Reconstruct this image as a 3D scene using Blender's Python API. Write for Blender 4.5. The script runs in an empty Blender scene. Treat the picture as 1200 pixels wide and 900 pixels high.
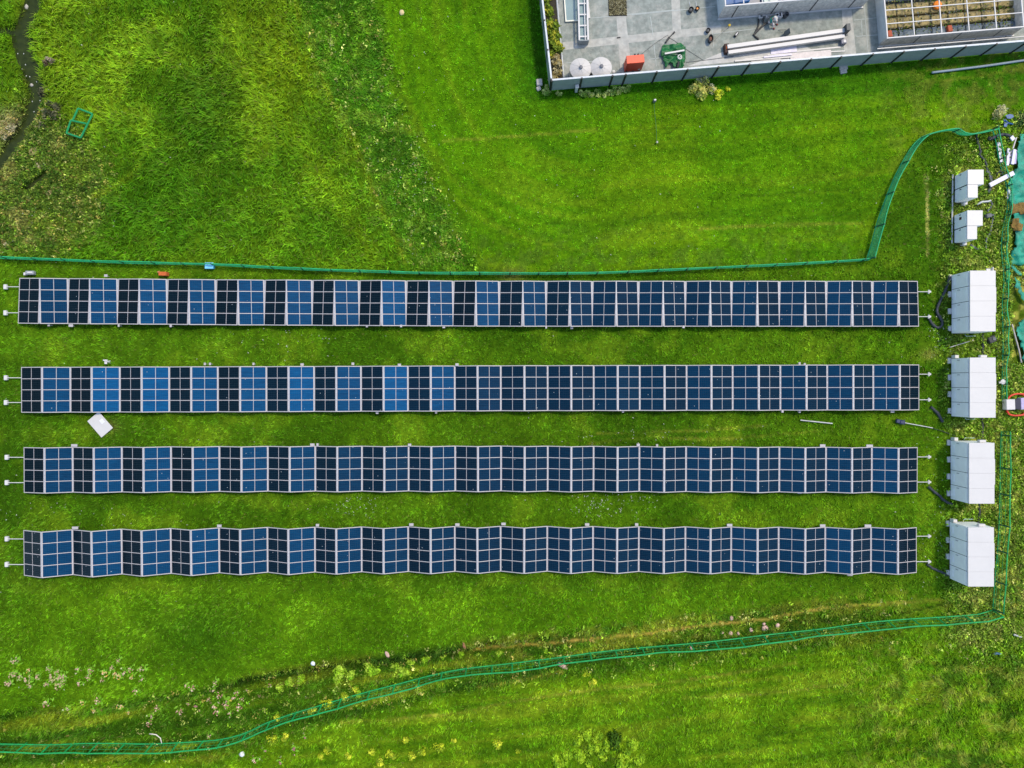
import bpy, math, random
import numpy as np
from mathutils import Vector, Matrix
R = math.radians
random.seed(7)
rng = np.random.default_rng(11)
sc = bpy.context.scene
COL = sc.collection
H = 60.0            # drone height above the field, metres
K = 15.0            # photo pixels per metre on the ground

def P(px, py, z=0.0):
    """point at height z that stands where the photo shows pixel (px,py)"""
    f = (H - z) / H / K
    return Vector(((px - 600) * f, (450 - py) * f, z))

def lin(r, g, b):
    def c(v):
        v /= 255.0
        return v / 12.92 if v <= 0.04045 else ((v + 0.055) / 1.055) ** 2.4
    return (c(r), c(g), c(b))

# ------------------------------------------------------------------ numpy noise
def vnoise(x, y, seed=0):
    r = np.random.default_rng(seed).random((256, 256))
    xi = np.floor(x).astype(int); yi = np.floor(y).astype(int)
    fx = x - xi; fy = y - yi
    fx = fx * fx * (3 - 2 * fx); fy = fy * fy * (3 - 2 * fy)
    a = r[xi % 256, yi % 256]; b = r[(xi + 1) % 256, yi % 256]
    c = r[xi % 256, (yi + 1) % 256]; d = r[(xi + 1) % 256, (yi + 1) % 256]
    return (a * (1 - fx) + b * fx) * (1 - fy) + (c * (1 - fx) + d * fx) * fy
def fbm(x, y, seed=0, o=3):
    s = 0; t = 0; a = 1.0
    for k in range(o):
        s = s + a * vnoise(x * 2 ** k + 17.3 * k, y * 2 ** k + 5.1 * k, seed + k); t += a; a *= 0.5
    return s / t
def sst(a, b, x):
    t = np.clip((x - a) / (b - a), 0, 1); return t * t * (3 - 2 * t)
def pdist(px, py, pts):
    """distance to a polyline, in px"""
    best = np.full(px.shape, 1e9)
    for (x0, y0), (x1, y1) in zip(pts[:-1], pts[1:]):
        dx, dy = x1 - x0, y1 - y0
        t = np.clip(((px - x0) * dx + (py - y0) * dy) / (dx * dx + dy * dy), 0, 1)
        best = np.minimum(best, np.hypot(px - x0 - t * dx, py - y0 - t * dy))
    return best

# ------------------------------------------------------------------ materials
MATS = {}
def new_mat(name):
    m = bpy.data.materials.new(name); m.use_nodes = True
    nt = m.node_tree
    return m, nt, nt.nodes['Principled BSDF']
def mat(name, rgb, rough=0.6, metal=0.0, var=0.15, scale=3.0, bump=0.0, bscale=20.0, spec=0.4, stain=None, stain_amt=0.0):
    if name in MATS: return MATS[name]
    m, nt, b = new_mat(name)
    tc = nt.nodes.new('ShaderNodeTexCoord')
    n = nt.nodes.new('ShaderNodeTexNoise'); n.inputs['Scale'].default_value = scale; n.inputs['Detail'].default_value = 6
    n.inputs['Roughness'].default_value = 0.65
    nt.links.new(tc.outputs['Object'], n.inputs['Vector'])
    cr = nt.nodes.new('ShaderNodeValToRGB')
    cr.color_ramp.elements[0].position = 0.3; cr.color_ramp.elements[1].position = 0.7
    cr.color_ramp.elements[0].color = tuple(max(0, c * (1 - var)) for c in rgb) + (1,)
    cr.color_ramp.elements[1].color = tuple(min(1, c * (1 + var)) for c in rgb) + (1,)
    nt.links.new(n.outputs['Fac'], cr.inputs['Fac'])
    out = cr.outputs['Color']
    if stain:
        n2 = nt.nodes.new('ShaderNodeTexNoise'); n2.inputs['Scale'].default_value = scale * 0.45; n2.inputs['Detail'].default_value = 8
        n2.inputs['Roughness'].default_value = 0.7
        mp = nt.nodes.new('ShaderNodeMapping'); mp.inputs['Location'].default_value = (3, 7, 1)
        nt.links.new(tc.outputs['Object'], mp.inputs['Vector']); nt.links.new(mp.outputs[0], n2.inputs['Vector'])
        r2 = nt.nodes.new('ShaderNodeValToRGB'); r2.color_ramp.elements[0].position = 0.48; r2.color_ramp.elements[1].position = 0.68
        r2.color_ramp.elements[1].color = (stain_amt,) * 3 + (1,)
        nt.links.new(n2.outputs['Fac'], r2.inputs['Fac'])
        mx = nt.nodes.new('ShaderNodeMixRGB'); mx.inputs[2].default_value = tuple(stain) + (1,)
        nt.links.new(r2.outputs['Color'], mx.inputs[0]); nt.links.new(out, mx.inputs[1]); out = mx.outputs[0]
    nt.links.new(out, b.inputs['Base Color'])
    b.inputs['Roughness'].default_value = rough; b.inputs['Metallic'].default_value = metal
    b.inputs['Specular IOR Level'].default_value = spec
    if bump:
        n3 = nt.nodes.new('ShaderNodeTexNoise'); n3.inputs['Scale'].default_value = bscale; n3.inputs['Detail'].default_value = 5
        nt.links.new(tc.outputs['Object'], n3.inputs['Vector'])
        bp = nt.nodes.new('ShaderNodeBump'); bp.inputs['Strength'].default_value = bump; bp.inputs['Distance'].default_value = 0.05
        nt.links.new(n3.outputs['Fac'], bp.inputs['Height']); nt.links.new(bp.outputs[0], b.inputs['Normal'])
    MATS[name] = m
    return m

def leaf_mat(name, trans=0.3, rough=0.6):
    m, nt, b = new_mat(name)
    at = nt.nodes.new('ShaderNodeAttribute'); at.attribute_name = 'tint'
    nt.links.new(at.outputs['Color'], b.inputs['Base Color'])
    b.inputs['Roughness'].default_value = rough; b.inputs['Specular IOR Level'].default_value = 0.12
    tr = nt.nodes.new('ShaderNodeBsdfTranslucent'); nt.links.new(at.outputs['Color'], tr.inputs['Color'])
    mx = nt.nodes.new('ShaderNodeMixShader'); mx.inputs[0].default_value = trans
    nt.links.new(b.outputs[0], mx.inputs[1]); nt.links.new(tr.outputs[0], mx.inputs[2])
    nt.links.new(mx.outputs[0], nt.nodes['Material Output'].inputs['Surface'])
    return m
M_GRASS = leaf_mat('grass blades'); M_LEAF = leaf_mat('leaves')

def ground_mat():
    m, nt, b = new_mat('field ground')
    at = nt.nodes.new('ShaderNodeAttribute'); at.attribute_name = 'tint'
    tc = nt.nodes.new('ShaderNodeTexCoord')
    n = nt.nodes.new('ShaderNodeTexNoise'); n.inputs['Scale'].default_value = 4; n.inputs['Detail'].default_value = 9; n.inputs['Roughness'].default_value = 0.75
    nt.links.new(tc.outputs['Object'], n.inputs['Vector'])
    cr = nt.nodes.new('ShaderNodeValToRGB'); cr.color_ramp.elements[0].position = 0.32; cr.color_ramp.elements[1].position = 0.68
    cr.color_ramp.elements[0].color = (0.45, 0.5, 0.45, 1); cr.color_ramp.elements[1].color = (1.35, 1.25, 1.1, 1)
    nt.links.new(n.outputs['Fac'], cr.inputs['Fac'])
    mx = nt.nodes.new('ShaderNodeMixRGB'); mx.blend_type = 'MULTIPLY'; mx.inputs[0].default_value = 1
    nt.links.new(at.outputs['Color'], mx.inputs[1]); nt.links.new(cr.outputs['Color'], mx.inputs[2])
    nt.links.new(mx.outputs[0], b.inputs['Base Color'])
    b.inputs['Roughness'].default_value = 0.95; b.inputs['Specular IOR Level'].default_value = 0.05
    bp = nt.nodes.new('ShaderNodeBump'); bp.inputs['Strength'].default_value = 0.8; bp.inputs['Distance'].default_value = 0.1
    nt.links.new(n.outputs['Fac'], bp.inputs['Height']); nt.links.new(bp.outputs[0], b.inputs['Normal'])
    return m

# solar glass: cell grid over each panel's colour, with its sheen painted in
def solar_mat():
    m, nt, b = new_mat('solar cells')
    L = nt.links
    oi = nt.nodes.new('ShaderNodeObjectInfo'); tc = nt.nodes.new('ShaderNodeTexCoord')
    sep = nt.nodes.new('ShaderNodeSeparateXYZ'); L.new(tc.outputs['Object'], sep.inputs[0])
    def line(axis, per, w):
        a = nt.nodes.new('ShaderNodeMath'); a.operation = 'DIVIDE'; a.inputs[1].default_value = per; L.new(sep.outputs[axis], a.inputs[0])
        f = nt.nodes.new('ShaderNodeMath'); f.operation = 'FRACT'; L.new(a.outputs[0], f.inputs[0])
        c = nt.nodes.new('ShaderNodeMath'); c.operation = 'LESS_THAN'; c.inputs[1].default_value = w; L.new(f.outputs[0], c.inputs[0])
        return c.outputs[0]
    lx, ly = line('X', 0.147, 0.06), line('Y', 0.14, 0.1)
    mxm = nt.nodes.new('ShaderNodeMath'); mxm.operation = 'MAXIMUM'; L.new(lx, mxm.inputs[0]); L.new(ly, mxm.inputs[1])
    # per-cell crystal variation and long streaks of dirt along x
    off = nt.nodes.new('ShaderNodeVectorMath'); off.operation = 'SCALE'; L.new(oi.outputs['Location'], off.inputs[0]); off.inputs['Scale'].default_value = 3.7
    add = nt.nodes.new('ShaderNodeVectorMath'); L.new(tc.outputs['Object'], add.inputs[0]); L.new(off.outputs[0], add.inputs[1])
    mp = nt.nodes.new('ShaderNodeMapping'); mp.inputs['Scale'].default_value = (1.2, 11, 1); L.new(add.outputs[0], mp.inputs['Vector'])
    n = nt.nodes.new('ShaderNodeTexNoise'); n.inputs['Scale'].default_value = 1.3; n.inputs['Detail'].default_value = 5; n.inputs['Roughness'].default_value = 0.7
    L.new(mp.outputs[0], n.inputs['Vector'])
    cr = nt.nodes.new('ShaderNodeValToRGB'); cr.color_ramp.elements[0].position = 0.3; cr.color_ramp.elements[1].position = 0.72
    cr.color_ramp.elements[0].color = (0.62, 0.66, 0.7, 1); cr.color_ramp.elements[1].color = (1.35, 1.3, 1.25, 1)
    L.new(n.outputs['Fac'], cr.inputs['Fac'])
    mul = nt.nodes.new('ShaderNodeMixRGB'); mul.blend_type = 'MULTIPLY'; mul.inputs[0].default_value = 1
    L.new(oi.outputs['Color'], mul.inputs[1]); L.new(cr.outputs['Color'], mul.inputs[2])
    mx = nt.nodes.new('ShaderNodeMixRGB'); fac = nt.nodes.new('ShaderNodeMath'); fac.operation = 'MULTIPLY'; fac.inputs[1].default_value = 0.1
    L.new(mxm.outputs[0], fac.inputs[0]); L.new(fac.outputs[0], mx.inputs[0]); L.new(mul.outputs[0], mx.inputs[1]); mx.inputs[2].default_value = (0.2, 0.26, 0.32, 1)
    # bird droppings and grit: sparse pale specks
    v = nt.nodes.new('ShaderNodeTexVoronoi'); v.inputs['Scale'].default_value = 2.6; L.new(add.outputs[0], v.inputs['Vector'])
    lt = nt.nodes.new('ShaderNodeMath'); lt.operation = 'LESS_THAN'; lt.inputs[1].default_value = 0.07; L.new(v.outputs['Distance'], lt.inputs[0])
    vs = nt.nodes.new('ShaderNodeSeparateColor'); L.new(v.outputs['Color'], vs.inputs[0])
    gt = nt.nodes.new('ShaderNodeMath'); gt.operation = 'GREATER_THAN'; gt.inputs[1].default_value = 0.72; L.new(vs.outputs[0], gt.inputs[0])
    sp = nt.nodes.new('ShaderNodeMath'); sp.operation = 'MULTIPLY'; L.new(lt.outputs[0], sp.inputs[0]); L.new(gt.outputs[0], sp.inputs[1])
    mx2 = nt.nodes.new('ShaderNodeMixRGB'); L.new(sp.outputs[0], mx2.inputs[0]); L.new(mx.outputs[0], mx2.inputs[1]); mx2.inputs[2].default_value = (0.4, 0.42, 0.42, 1)
    L.new(mx2.outputs[0], b.inputs['Base Color'])
    b.inputs['Roughness'].default_value = 0.13; b.inputs['Specular IOR Level'].default_value = 0.06
    return m
M_SOLAR = solar_mat()

M_FRAME = mat('pale aluminium frame', (0.42, 0.39, 0.38), 0.5, 0.0, 0.1, 4)
M_HINGE = mat('hinge strip grey', (0.4, 0.4, 0.41), 0.55, 0.2, 0.25, 14)
M_WHITE = mat('white paint', (0.57, 0.55, 0.52), 0.5, 0, 0.04, 1.2, stain=(0.5, 0.5, 0.47), stain_amt=0.35)
M_CAB = mat('cabinet steel white', (0.55, 0.53, 0.5), 0.42, 0, 0.03, 0.8, stain=(0.52, 0.5, 0.47), stain_amt=0.3)  # white darkened to offset the strong light on the roofs
M_DOOR = mat('cabinet wall shade-lifted white', (0.84, 0.84, 0.82), 0.45, 0, 0.05, 1.5, stain=(0.7, 0.7, 0.68), stain_amt=0.3)  # shaded walls lightened in colour, paler than the roof white
M_GAP = mat('dark gap', (0.03, 0.033, 0.035), 0.8)
M_BLACK = mat('black rubber', (0.025, 0.027, 0.03), 0.6, 0, 0.3, 5)
M_HOSE = mat('dark ribbed hose', (0.035, 0.042, 0.05), 0.5, 0, 0.5, 7, bump=0.6, bscale=30)
M_GREYHOSE = mat('grey conduit', (0.1, 0.11, 0.115), 0.6, 0, 0.3, 5)
M_NET = mat('green net', lin(24, 145, 72), 0.6, 0, 0.25, 2)
M_NETD = mat('deep green net', lin(30, 152, 92), 0.6, 0, 0.3, 2)
M_POSTG = mat('dark green post', lin(22, 80, 55), 0.6)
M_TEAL = mat('teal tube', lin(24, 132, 74), 0.5)
M_FENCE = mat('slate fence board', lin(122, 132, 130), 0.6, 0, 0.14, 1.5, stain=lin(138, 146, 142), stain_amt=0.4)
M_POST = mat('black steel post', (0.014, 0.015, 0.018), 0.5)
M_CAP = mat('pale fence cap', (0.55, 0.57, 0.58), 0.5)
M_PLANK = mat('weathered plank wall', lin(208, 198, 184), 0.8, 0, 0.3, 4, stain=lin(165, 160, 150), stain_amt=0.6)
M_RED = mat('red painted steel', lin(205, 62, 38), 0.45, 0, 0.08, 2, stain=lin(150, 45, 30), stain_amt=0.4)
M_ORANGE = mat('orange rust', lin(180, 90, 40), 0.8, 0, 0.35, 6)
M_TANK = mat('white plastic tank', (0.49, 0.46, 0.42), 0.5, 0, 0.05, 1.5, stain=(0.55, 0.54, 0.5), stain_amt=0.3)
M_GTARP = mat('green tarpaulin', lin(14, 92, 42), 0.5, 0, 0.3, 2.5, bump=0.7, bscale=6)
M_BLUE = mat('blue plastic', lin(18, 78, 135), 0.45, 0, 0.2, 3)
M_LBLUE = mat('light blue plastic', lin(70, 165, 205), 0.5, 0, 0.15, 5)
M_STONE = mat('pale stone', (0.4, 0.37, 0.33), 0.9, 0, 0.25, 6)
M_WOOD = mat('raw wood', lin(170, 120, 70), 0.8, 0, 0.3, 6)
M_GLASS = mat('dull grey pane', lin(128, 150, 150), 0.25, 0, 0.1, 1)
M_SKIN = mat('skin', lin(200, 150, 125), 0.6)
M_SHIRT = mat('teal shirt', lin(20, 130, 115), 0.8)
M_TROUS = mat('pale trousers', lin(215, 210, 205), 0.8)
M_SHOE = mat('brown red shoe', lin(125, 55, 45), 0.7)
M_HAY = mat('brown straw', lin(120, 95, 45), 0.95, 0, 0.5, 8, bump=1, bscale=12)
M_BED = mat('dry straw bed', lin(142, 126, 82), 0.95, 0, 0.6, 3.5, bump=0.8, bscale=14)
M_SLATE = mat('dark slate tray', lin(95, 105, 110), 0.8, 0, 0.4, 5)
M_SOIL = mat('dark soil', (0.035, 0.03, 0.02), 0.95, 0, 0.4, 5)
M_YELLOW = mat('yellow plastic', lin(215, 180, 50), 0.5)
M_PURPLE = mat('lilac panel', lin(170, 160, 190), 0.6)

# ------------------------------------------------------------------ mesh builder
class MB:
    def __init__(s): s.v = []; s.f = []
    def add(s, vs, fs):
        o = len(s.v); s.v += [tuple(v) for v in vs]; s.f += [tuple(i + o for i in f) for f in fs]; return s
    def box(s, c, size, rz=0.0, rot=None):
        hx, hy, hz = size[0] / 2, size[1] / 2, size[2] / 2
        M = rot if rot is not None else Matrix.Rotation(rz, 3, 'Z')
        c = Vector(c)
        vs = [c + M @ Vector((x * hx, y * hy, z * hz)) for z in (-1, 1) for x, y in ((-1, -1), (1, -1), (1, 1), (-1, 1))]
        return s.add(vs, [(3, 2, 1, 0), (4, 5, 6, 7), (0, 1, 5, 4), (1, 2, 6, 5), (2, 3, 7, 6), (3, 0, 4, 7)])
    def bbox(s, c, size, rz=0.0, bev=0.02):
        """box with chamfered vertical and top edges"""
        hx, hy, hz = size[0] / 2, size[1] / 2, size[2] / 2
        b = min(bev, hx * .9, hy * .9, hz * .9)
        M = Matrix.Rotation(rz, 3, 'Z'); c = Vector(c)
        def ring(i, z):
            x, y = hx - i, hy - i
            return [c + M @ Vector(p + (z,)) for p in ((-x + b, -y), (x - b, -y), (x, -y + b), (x, y - b), (x - b, y), (-x + b, y), (-x, y - b), (-x, -y + b))]
        vs = ring(0, -hz) + ring(0, hz - b) + ring(b * .8, hz)
        fs = [tuple(range(7, -1, -1)), tuple(range(16, 24))]
        for r in (0, 8):
            for i in range(8): fs.append((r + i, r + (i + 1) % 8, r + 8 + (i + 1) % 8, r + 8 + i))
        return s.add(vs, fs)
    def prism(s, pts, z0, z1):
        n = len(pts)
        a = sum(pts[i][0] * pts[(i + 1) % n][1] - pts[(i + 1) % n][0] * pts[i][1] for i in range(n))
        if a < 0: pts = pts[::-1]
        vs = [(p[0], p[1], z0) for p in pts] + [(p[0], p[1], z1) for p in pts]
        fs = [tuple(range(n - 1, -1, -1)), tuple(range(n, 2 * n))] + [(i, (i + 1) % n, n + (i + 1) % n, n + i) for i in range(n)]
        return s.add(vs, fs)
    def lathe(s, prof, c=(0, 0, 0), n=24):
        vs = []; fs = []
        for r, z in prof:
            for k in range(n):
                a = 2 * math.pi * k / n; vs.append((c[0] + r * math.cos(a), c[1] + r * math.sin(a), c[2] + z))
        for j in range(len(prof) - 1):
            for k in range(n): fs.append((j * n + k, j * n + (k + 1) % n, (j + 1) * n + (k + 1) % n, (j + 1) * n + k))
        fs.append(tuple(range(n - 1, -1, -1))); fs.append(tuple((len(prof) - 1) * n + k for k in range(n)))
        return s.add(vs, fs)
    def tube(s, pts, r, n=6):
        pts = [Vector(p) for p in pts]; vs = []; fs = []
        for i, p in enumerate(pts):
            d = (pts[min(i + 1, len(pts) - 1)] - pts[max(i - 1, 0)])
            d = d.normalized() if d.length > 1e-9 else Vector((1, 0, 0))
            up = Vector((0, 0, 1)) if abs(d.z) < .95 else Vector((1, 0, 0))
            a = d.cross(up).normalized(); b = a.cross(d)
            rr = r[i] if isinstance(r, (list, tuple)) else r
            for k in range(n):
                t = 2 * math.pi * k / n; vs.append(p + a * (rr * math.cos(t)) + b * (rr * math.sin(t)))
        for i in range(len(pts) - 1):
            for k in range(n): fs.append((i * n + k, (i + 1) * n + k, (i + 1) * n + (k + 1) % n, i * n + (k + 1) % n))
        fs.append(tuple(range(n))); fs.append(tuple(len(vs) - 1 - k for k in range(n)))
        return s.add(vs, fs)
    def mesh(s, name, m, smooth=False):
        me = bpy.data.meshes.new(name); me.from_pydata(s.v, [], s.f); me.update()
        me.materials.append(m)
        if smooth: me.polygons.foreach_set('use_smooth', [True] * len(me.polygons))
        return me
    def obj(s, name, m, parent=None, smooth=False):
        o = bpy.data.objects.new(name, s.mesh(name, m, smooth)); COL.objects.link(o)
        if parent is not None: o.parent = parent
        return o

def tag(o, label=None, cat=None, group=None, kind=None):
    if label: o['label'] = label
    if cat: o['category'] = cat
    if group: o['group'] = group
    if kind: o['kind'] = kind
    return o
def thing(name, label, cat, loc=(0, 0, 0), rz=0.0, group=None):
    o = bpy.data.objects.new(name, None); COL.objects.link(o)
    o.empty_display_size = 0.3
    o.location = loc; o.rotation_euler = (0, 0, rz)
    return tag(o, label, cat, group)
def linkobj(name, me, parent=None, loc=(0, 0, 0), rot=(0, 0, 0)):
    o = bpy.data.objects.new(name, me); COL.objects.link(o)
    o.location = loc; o.rotation_euler = rot
    if parent is not None: o.parent = parent
    return o
def copy_tree(o, parent=None):
    c = o.copy(); COL.objects.link(c)
    if parent is not None: c.parent = parent
    for ch in list(o.children): copy_tree(ch, c)
    return c
def np_mesh(name, V, F, C, m):
    """V (n,3), F list of (k-corner) int arrays, C (n,3) colours"""
    me = bpy.data.meshes.new(name)
    me.vertices.add(len(V)); me.vertices.foreach_set('co', V.astype(np.float32).ravel())
    tot = sum(f.size for f in F); npoly = sum(len(f) for f in F)
    me.loops.add(tot); me.polygons.add(npoly)
    me.loops.foreach_set('vertex_index', np.concatenate([f.ravel() for f in F]).astype(np.int32))
    ks = np.concatenate([np.full(len(f), f.shape[1]) for f in F])
    me.polygons.foreach_set('loop_start', np.concatenate([[0], np.cumsum(ks)[:-1]]).astype(np.int32))
    me.update(calc_edges=True)
    ca = me.color_attributes.new('tint', 'FLOAT_COLOR', 'POINT')
    C4 = np.ones((len(V), 4), np.float32); C4[:, :3] = C
    ca.data.foreach_set('color', C4.ravel())
    me.materials.append(m)
    return me
def smooth_path(pts, step=0.4):
    """Catmull-Rom through points, resampled"""
    pts = [Vector(p) for p in pts]; out = []
    q = [pts[0]] + pts + [pts[-1]]
    for i in range(1, len(q) - 2):
        n = max(1, int((q[i + 1] - q[i]).length / step))
        for k in range(n):
            t = k / n; a, b, c, d = q[i - 1], q[i], q[i + 1], q[i + 2]
            out.append(0.5 * ((2 * b) + (c - a) * t + (2 * a - 5 * b + 4 * c - d) * t * t + (3 * b - a - 3 * c + d) * t ** 3))
    out.append(pts[-1]); return out

# ------------------------------------------------------------------ terrain
STREAM = [(48, -90), (42, -30), (35, 0), (29, 18), (23, 36), (27, 62), (36, 88), (42, 112), (34, 135), (16, 165), (-6, 195), (-40, 235)]
BACKWATER = [(28, 28), (12, 34), (-30, 33)]
PUDDLE = [(31, 221), (42, 213), (54, 204)]
DITCH = [(-80, 842), (0, 838), (120, 830), (230, 812), (300, 793), (400, 776), (480, 767), (600, 749), (800, 727), (960, 708)]
DIRT = [(555, 763), (640, 755), (700, 748), (760, 742), (830, 732), (900, 726), (960, 714), (1010, 709), (1060, 706), (1105, 703)]
SITE = [(645, 106), (1300, 52), (1300, -300), (606, -300)]
def inside_site(px, py):
    yb = 106 - (px - 645) * (46 / 555.0)
    xl = 645 - (106 - py) * (13.0 / 106)
    return (py < yb) & (px > xl)
def height(px, py):
    far = sst(1400, 2400, np.hypot(px - 600, py - 450))
    h = (fbm(px / 60, py / 60, 3) - .5) * .16 + (fbm(px / 14, py / 14, 9) - .5) * .1 + (fbm(px / 6, py / 6, 19, 2) - .5) * .09
    ds = pdist(px, py, STREAM); wid = 8.6 + 3 * sst(20, 40, py) * (1 - sst(60, 100, py)) + 7 * (vnoise(px / 11, py / 11, 5) - .5)
    h = h - .75 * (1 - sst(wid - 4, wid + 4, ds))
    h = h - .75 * (1 - sst(1, 6, pdist(px, py, BACKWATER)))
    h = h - .62 * (1 - sst(1.5, 5.5, pdist(px, py, PUDDLE)))
    yd = np.interp(px, [p[0] for p in DITCH], [p[1] for p in DITCH]) + (vnoise(px / 22, py / 30, 8) - .5) * 8
    s = (py - yd)
    amp = .55 * (1 - sst(560, 760, px)) + .16
    amp = amp * sst(-60, 40, px + 60) * (1 - sst(930, 1000, px)) * (.6 + .8 * vnoise(px / 50, py / 50, 12))
    h = h - amp * sst(-2, 7, s) * (1 - sst(7, 42, s))
    # low bank and hollow under the lower net
    yf = np.interp(px, [0, 250, 300, 400, 490, 600, 700, 900, 1170], [872, 868, 852, 818, 797, 776, 765, 742, 716])
    h = h + .22 * np.exp(-((py - yf + 14) / 16) ** 2) * (1 - sst(700, 900, px))
    # keep the solar field, the yard and the cabinets level
    flat = sst(290, 330, py) * (1 - sst(680, 720, py)) * sst(-60, 10, px)
    h = h * (1 - .75 * flat)
    ins = inside_site(px - 12, py - 12) | inside_site(px + 12, py + 12)
    h = np.where(ins, np.minimum(h * .2 - .03, -.02), h)
    return h * (1 - far)
def hz(px, py):
    return float(height(np.array([float(px)]), np.array([float(py)]))[0])
def G(px, py, dz=0.0):
    return P(px, py, hz(px, py) + dz)

# ------------------------------------------------------------------ zones: plant colour, height, density
KA = np.array((1.84, 1.52, 1.5))
def zcol(r, g, b): return np.array(lin(r, g, b)) * (KA if g > r * .97 else np.array((1.15, 1.15, 1.1)))
def zones(px, py):
    n1 = fbm(px / 110, py / 110, 21); n2 = fbm(px / 34, py / 34, 22); n3 = fbm(px / 9, py / 9, 23, 2)
    wob = (n1 - .5) * 50 + (n2 - .5) * 26
    def mixc(c, k, m): return c * (1 - m[:, None]) + np.asarray(k)[None, :] * m[:, None]
    one = np.ones_like(px)
    c = one[:, None] * zcol(81, 133, 16)[None, :]
    c = mixc(c, zcol(58, 108, 10), sst(.42, .66, n1) * .7)
    c = mixc(c, zcol(104, 146, 26), sst(.52, .72, n2) * .5)
    ln = one * .17; dn = one * 1.0; weed = one * 0.0
    yf = np.interp(px, [0, 480, 640, 760, 1012, 1020, 1048, 1085, 1300], [302, 316, 320, 317, 305, 290, 215, 160, 150])
    north = 1 - sst(-8, 8, py - yf)
    b1 = np.interp(py, [-80, 0, 70, 150, 230, 310], [328, 340, 364, 404, 434, 478]) + wob * .35
    b2 = np.interp(py, [-80, 0, 60, 120, 200, 300], [438, 444, 453, 470, 506, 558]) + wob * .35
    f1 = sst(-14, 14, px - b1 + (n3 - .5) * 30); f2 = sst(-14, 14, px - b2 + (n3 - .5) * 26)
    A = north * (1 - f1); B = north * f1 * (1 - f2); C = north * f1 * f2
    # A long uncut grass
    ca = one[:, None] * zcol(84, 128, 16)[None, :]
    ca = mixc(ca, zcol(122, 148, 28), sst(.4, .7, n2) * .6 * (1 - .5 * sst(120, 260, py)))
    ca = mixc(ca, zcol(116, 140, 20), np.exp(-(((px - 320) / 70) ** 2 + ((py - 60) / 90) ** 2)) * .8)
    ca = mixc(ca, zcol(118, 146, 26), np.exp(-(((px - 80) / 70) ** 2 + ((py - 90) / 120) ** 2)) * .7)
    ca = mixc(ca, zcol(46, 92, 12), np.exp(-(((px - 240) / 40) ** 2 + ((py - 120) / 80) ** 2)) * .75)
    ca = mixc(ca, zcol(54, 104, 12), np.exp(-(((px - 190) / 110) ** 2 + ((py - 245) / 55) ** 2)) * .6)
    ca = mixc(ca, zcol(120, 150, 22), np.exp(-(((px - (250 + py * .62)) / 14) ** 2)) * sst(60, 140, py) * .5)
    c = c * (1 - A[:, None]) + ca * np.array((.8, 1.0, .9)) * A[:, None]; ln = ln + A * .26
    # B rank weeds
    cb = one[:, None] * zcol(64, 112, 16)[None, :]
    cb = mixc(cb, zcol(104, 138, 40), sst(.5, .7, n3) * .6); cb = mixc(cb, zcol(40, 82, 12), sst(.55, .78, n2) * .6)
    c = c * (1 - B[:, None]) + cb * np.array((1.2, 1.27, 1.25)) * B[:, None]; ln = ln + B * .12; weed = weed + B * .36
    # C mown lawn with faint mowing lines
    cc = one[:, None] * zcol(78, 138, 8)[None, :]
    cc = mixc(cc, zcol(98, 150, 14), sst(.4, .65, n1) * .7)
    u = np.where(px < 700, np.hypot(px - 700, np.maximum(py - 40, 0)), np.maximum(py - 40, 0) + .085 * (px - 700)) + (n1 - .5) * 14
    al = np.where(px < 700, np.arctan2(py - 40, px - 700) * 1.5, px / 190)
    stripe = vnoise(u / 9, al, 31); fine = vnoise(u / 2.6, al * 2, 33)
    cc = mixc(cc, zcol(58, 116, 8), sst(.55, .85, stripe) * .4); cc = mixc(cc, zcol(112, 156, 26), sst(.6, .9, 1 - stripe) * .35)
    cc = mixc(cc, zcol(52, 108, 8), sst(.6, .85, fine) * .4)
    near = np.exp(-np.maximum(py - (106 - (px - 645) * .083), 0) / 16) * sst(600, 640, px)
    cc = mixc(cc, zcol(46, 100, 8), near * .7)  # darker lush grass and fence shade, both put into the colour
    cc = mixc(cc, zcol(44, 112, 8), sst(585, 632, px) * (1 - sst(100, 130, py)) * .7)  # shade left of the west fence put into the lawn colour
    cc = mixc(cc, zcol(74, 118, 30), sst(.45, .7, n3) * sst(240, 300, py) * .6)
    cc = mixc(cc, zcol(96, 128, 40), sst(1000, 1100, px) * sst(.45, .65, n3) * .7)
    c = c * (1 - C[:, None]) + cc * np.array((1.22, 1.13, 1.2)) * C[:, None]; ln = ln - C * .07
    # lower field: bright, then rough bank
    low = sst(690, 700, py)
    c = mixc(c, zcol(80, 134, 10), low * .6)
    c = mixc(c, zcol(46, 98, 8), low * np.exp(-(((px - 235) / 60) ** 2 + ((py - 745) / 40) ** 2)) * .7)
    yd = np.interp(px, [p[0] for p in DITCH], [p[1] for p in DITCH])
    yn = np.interp(px, [0, 250, 300, 400, 490, 600, 700, 900, 1170], [876, 872, 856, 822, 801, 780, 769, 746, 722])
    s = py - yd
    bank = sst(-10, 2, s) * (1 - sst(14, 30, py - yn)) * (1 - sst(985, 1100, px))
    cbk = one[:, None] * zcol(62, 108, 14)[None, :]
    lay = vnoise(px / 70 + py * .03, (py + px * .16) / 9, 41)
    cbk = mixc(cbk, zcol(40, 80, 10), sst(.5, .75, lay) * .8); cbk = mixc(cbk, zcol(118, 142, 34), sst(.55, .8, 1 - lay) * .6)
    c = c * (1 - bank[:, None]) + cbk * 1.12 * bank[:, None]; ln = ln + bank * .12; weed = weed + bank * .3
    c = mixc(c, zcol(34, 62, 12), np.exp(-((s - 5) / 7) ** 2) * sst(230, 290, px) * (1 - sst(520, 700, px)) * .85)  # shaded drop of the ditch painted as a dark band
    dd = pdist(px, py, DIRT)
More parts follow.
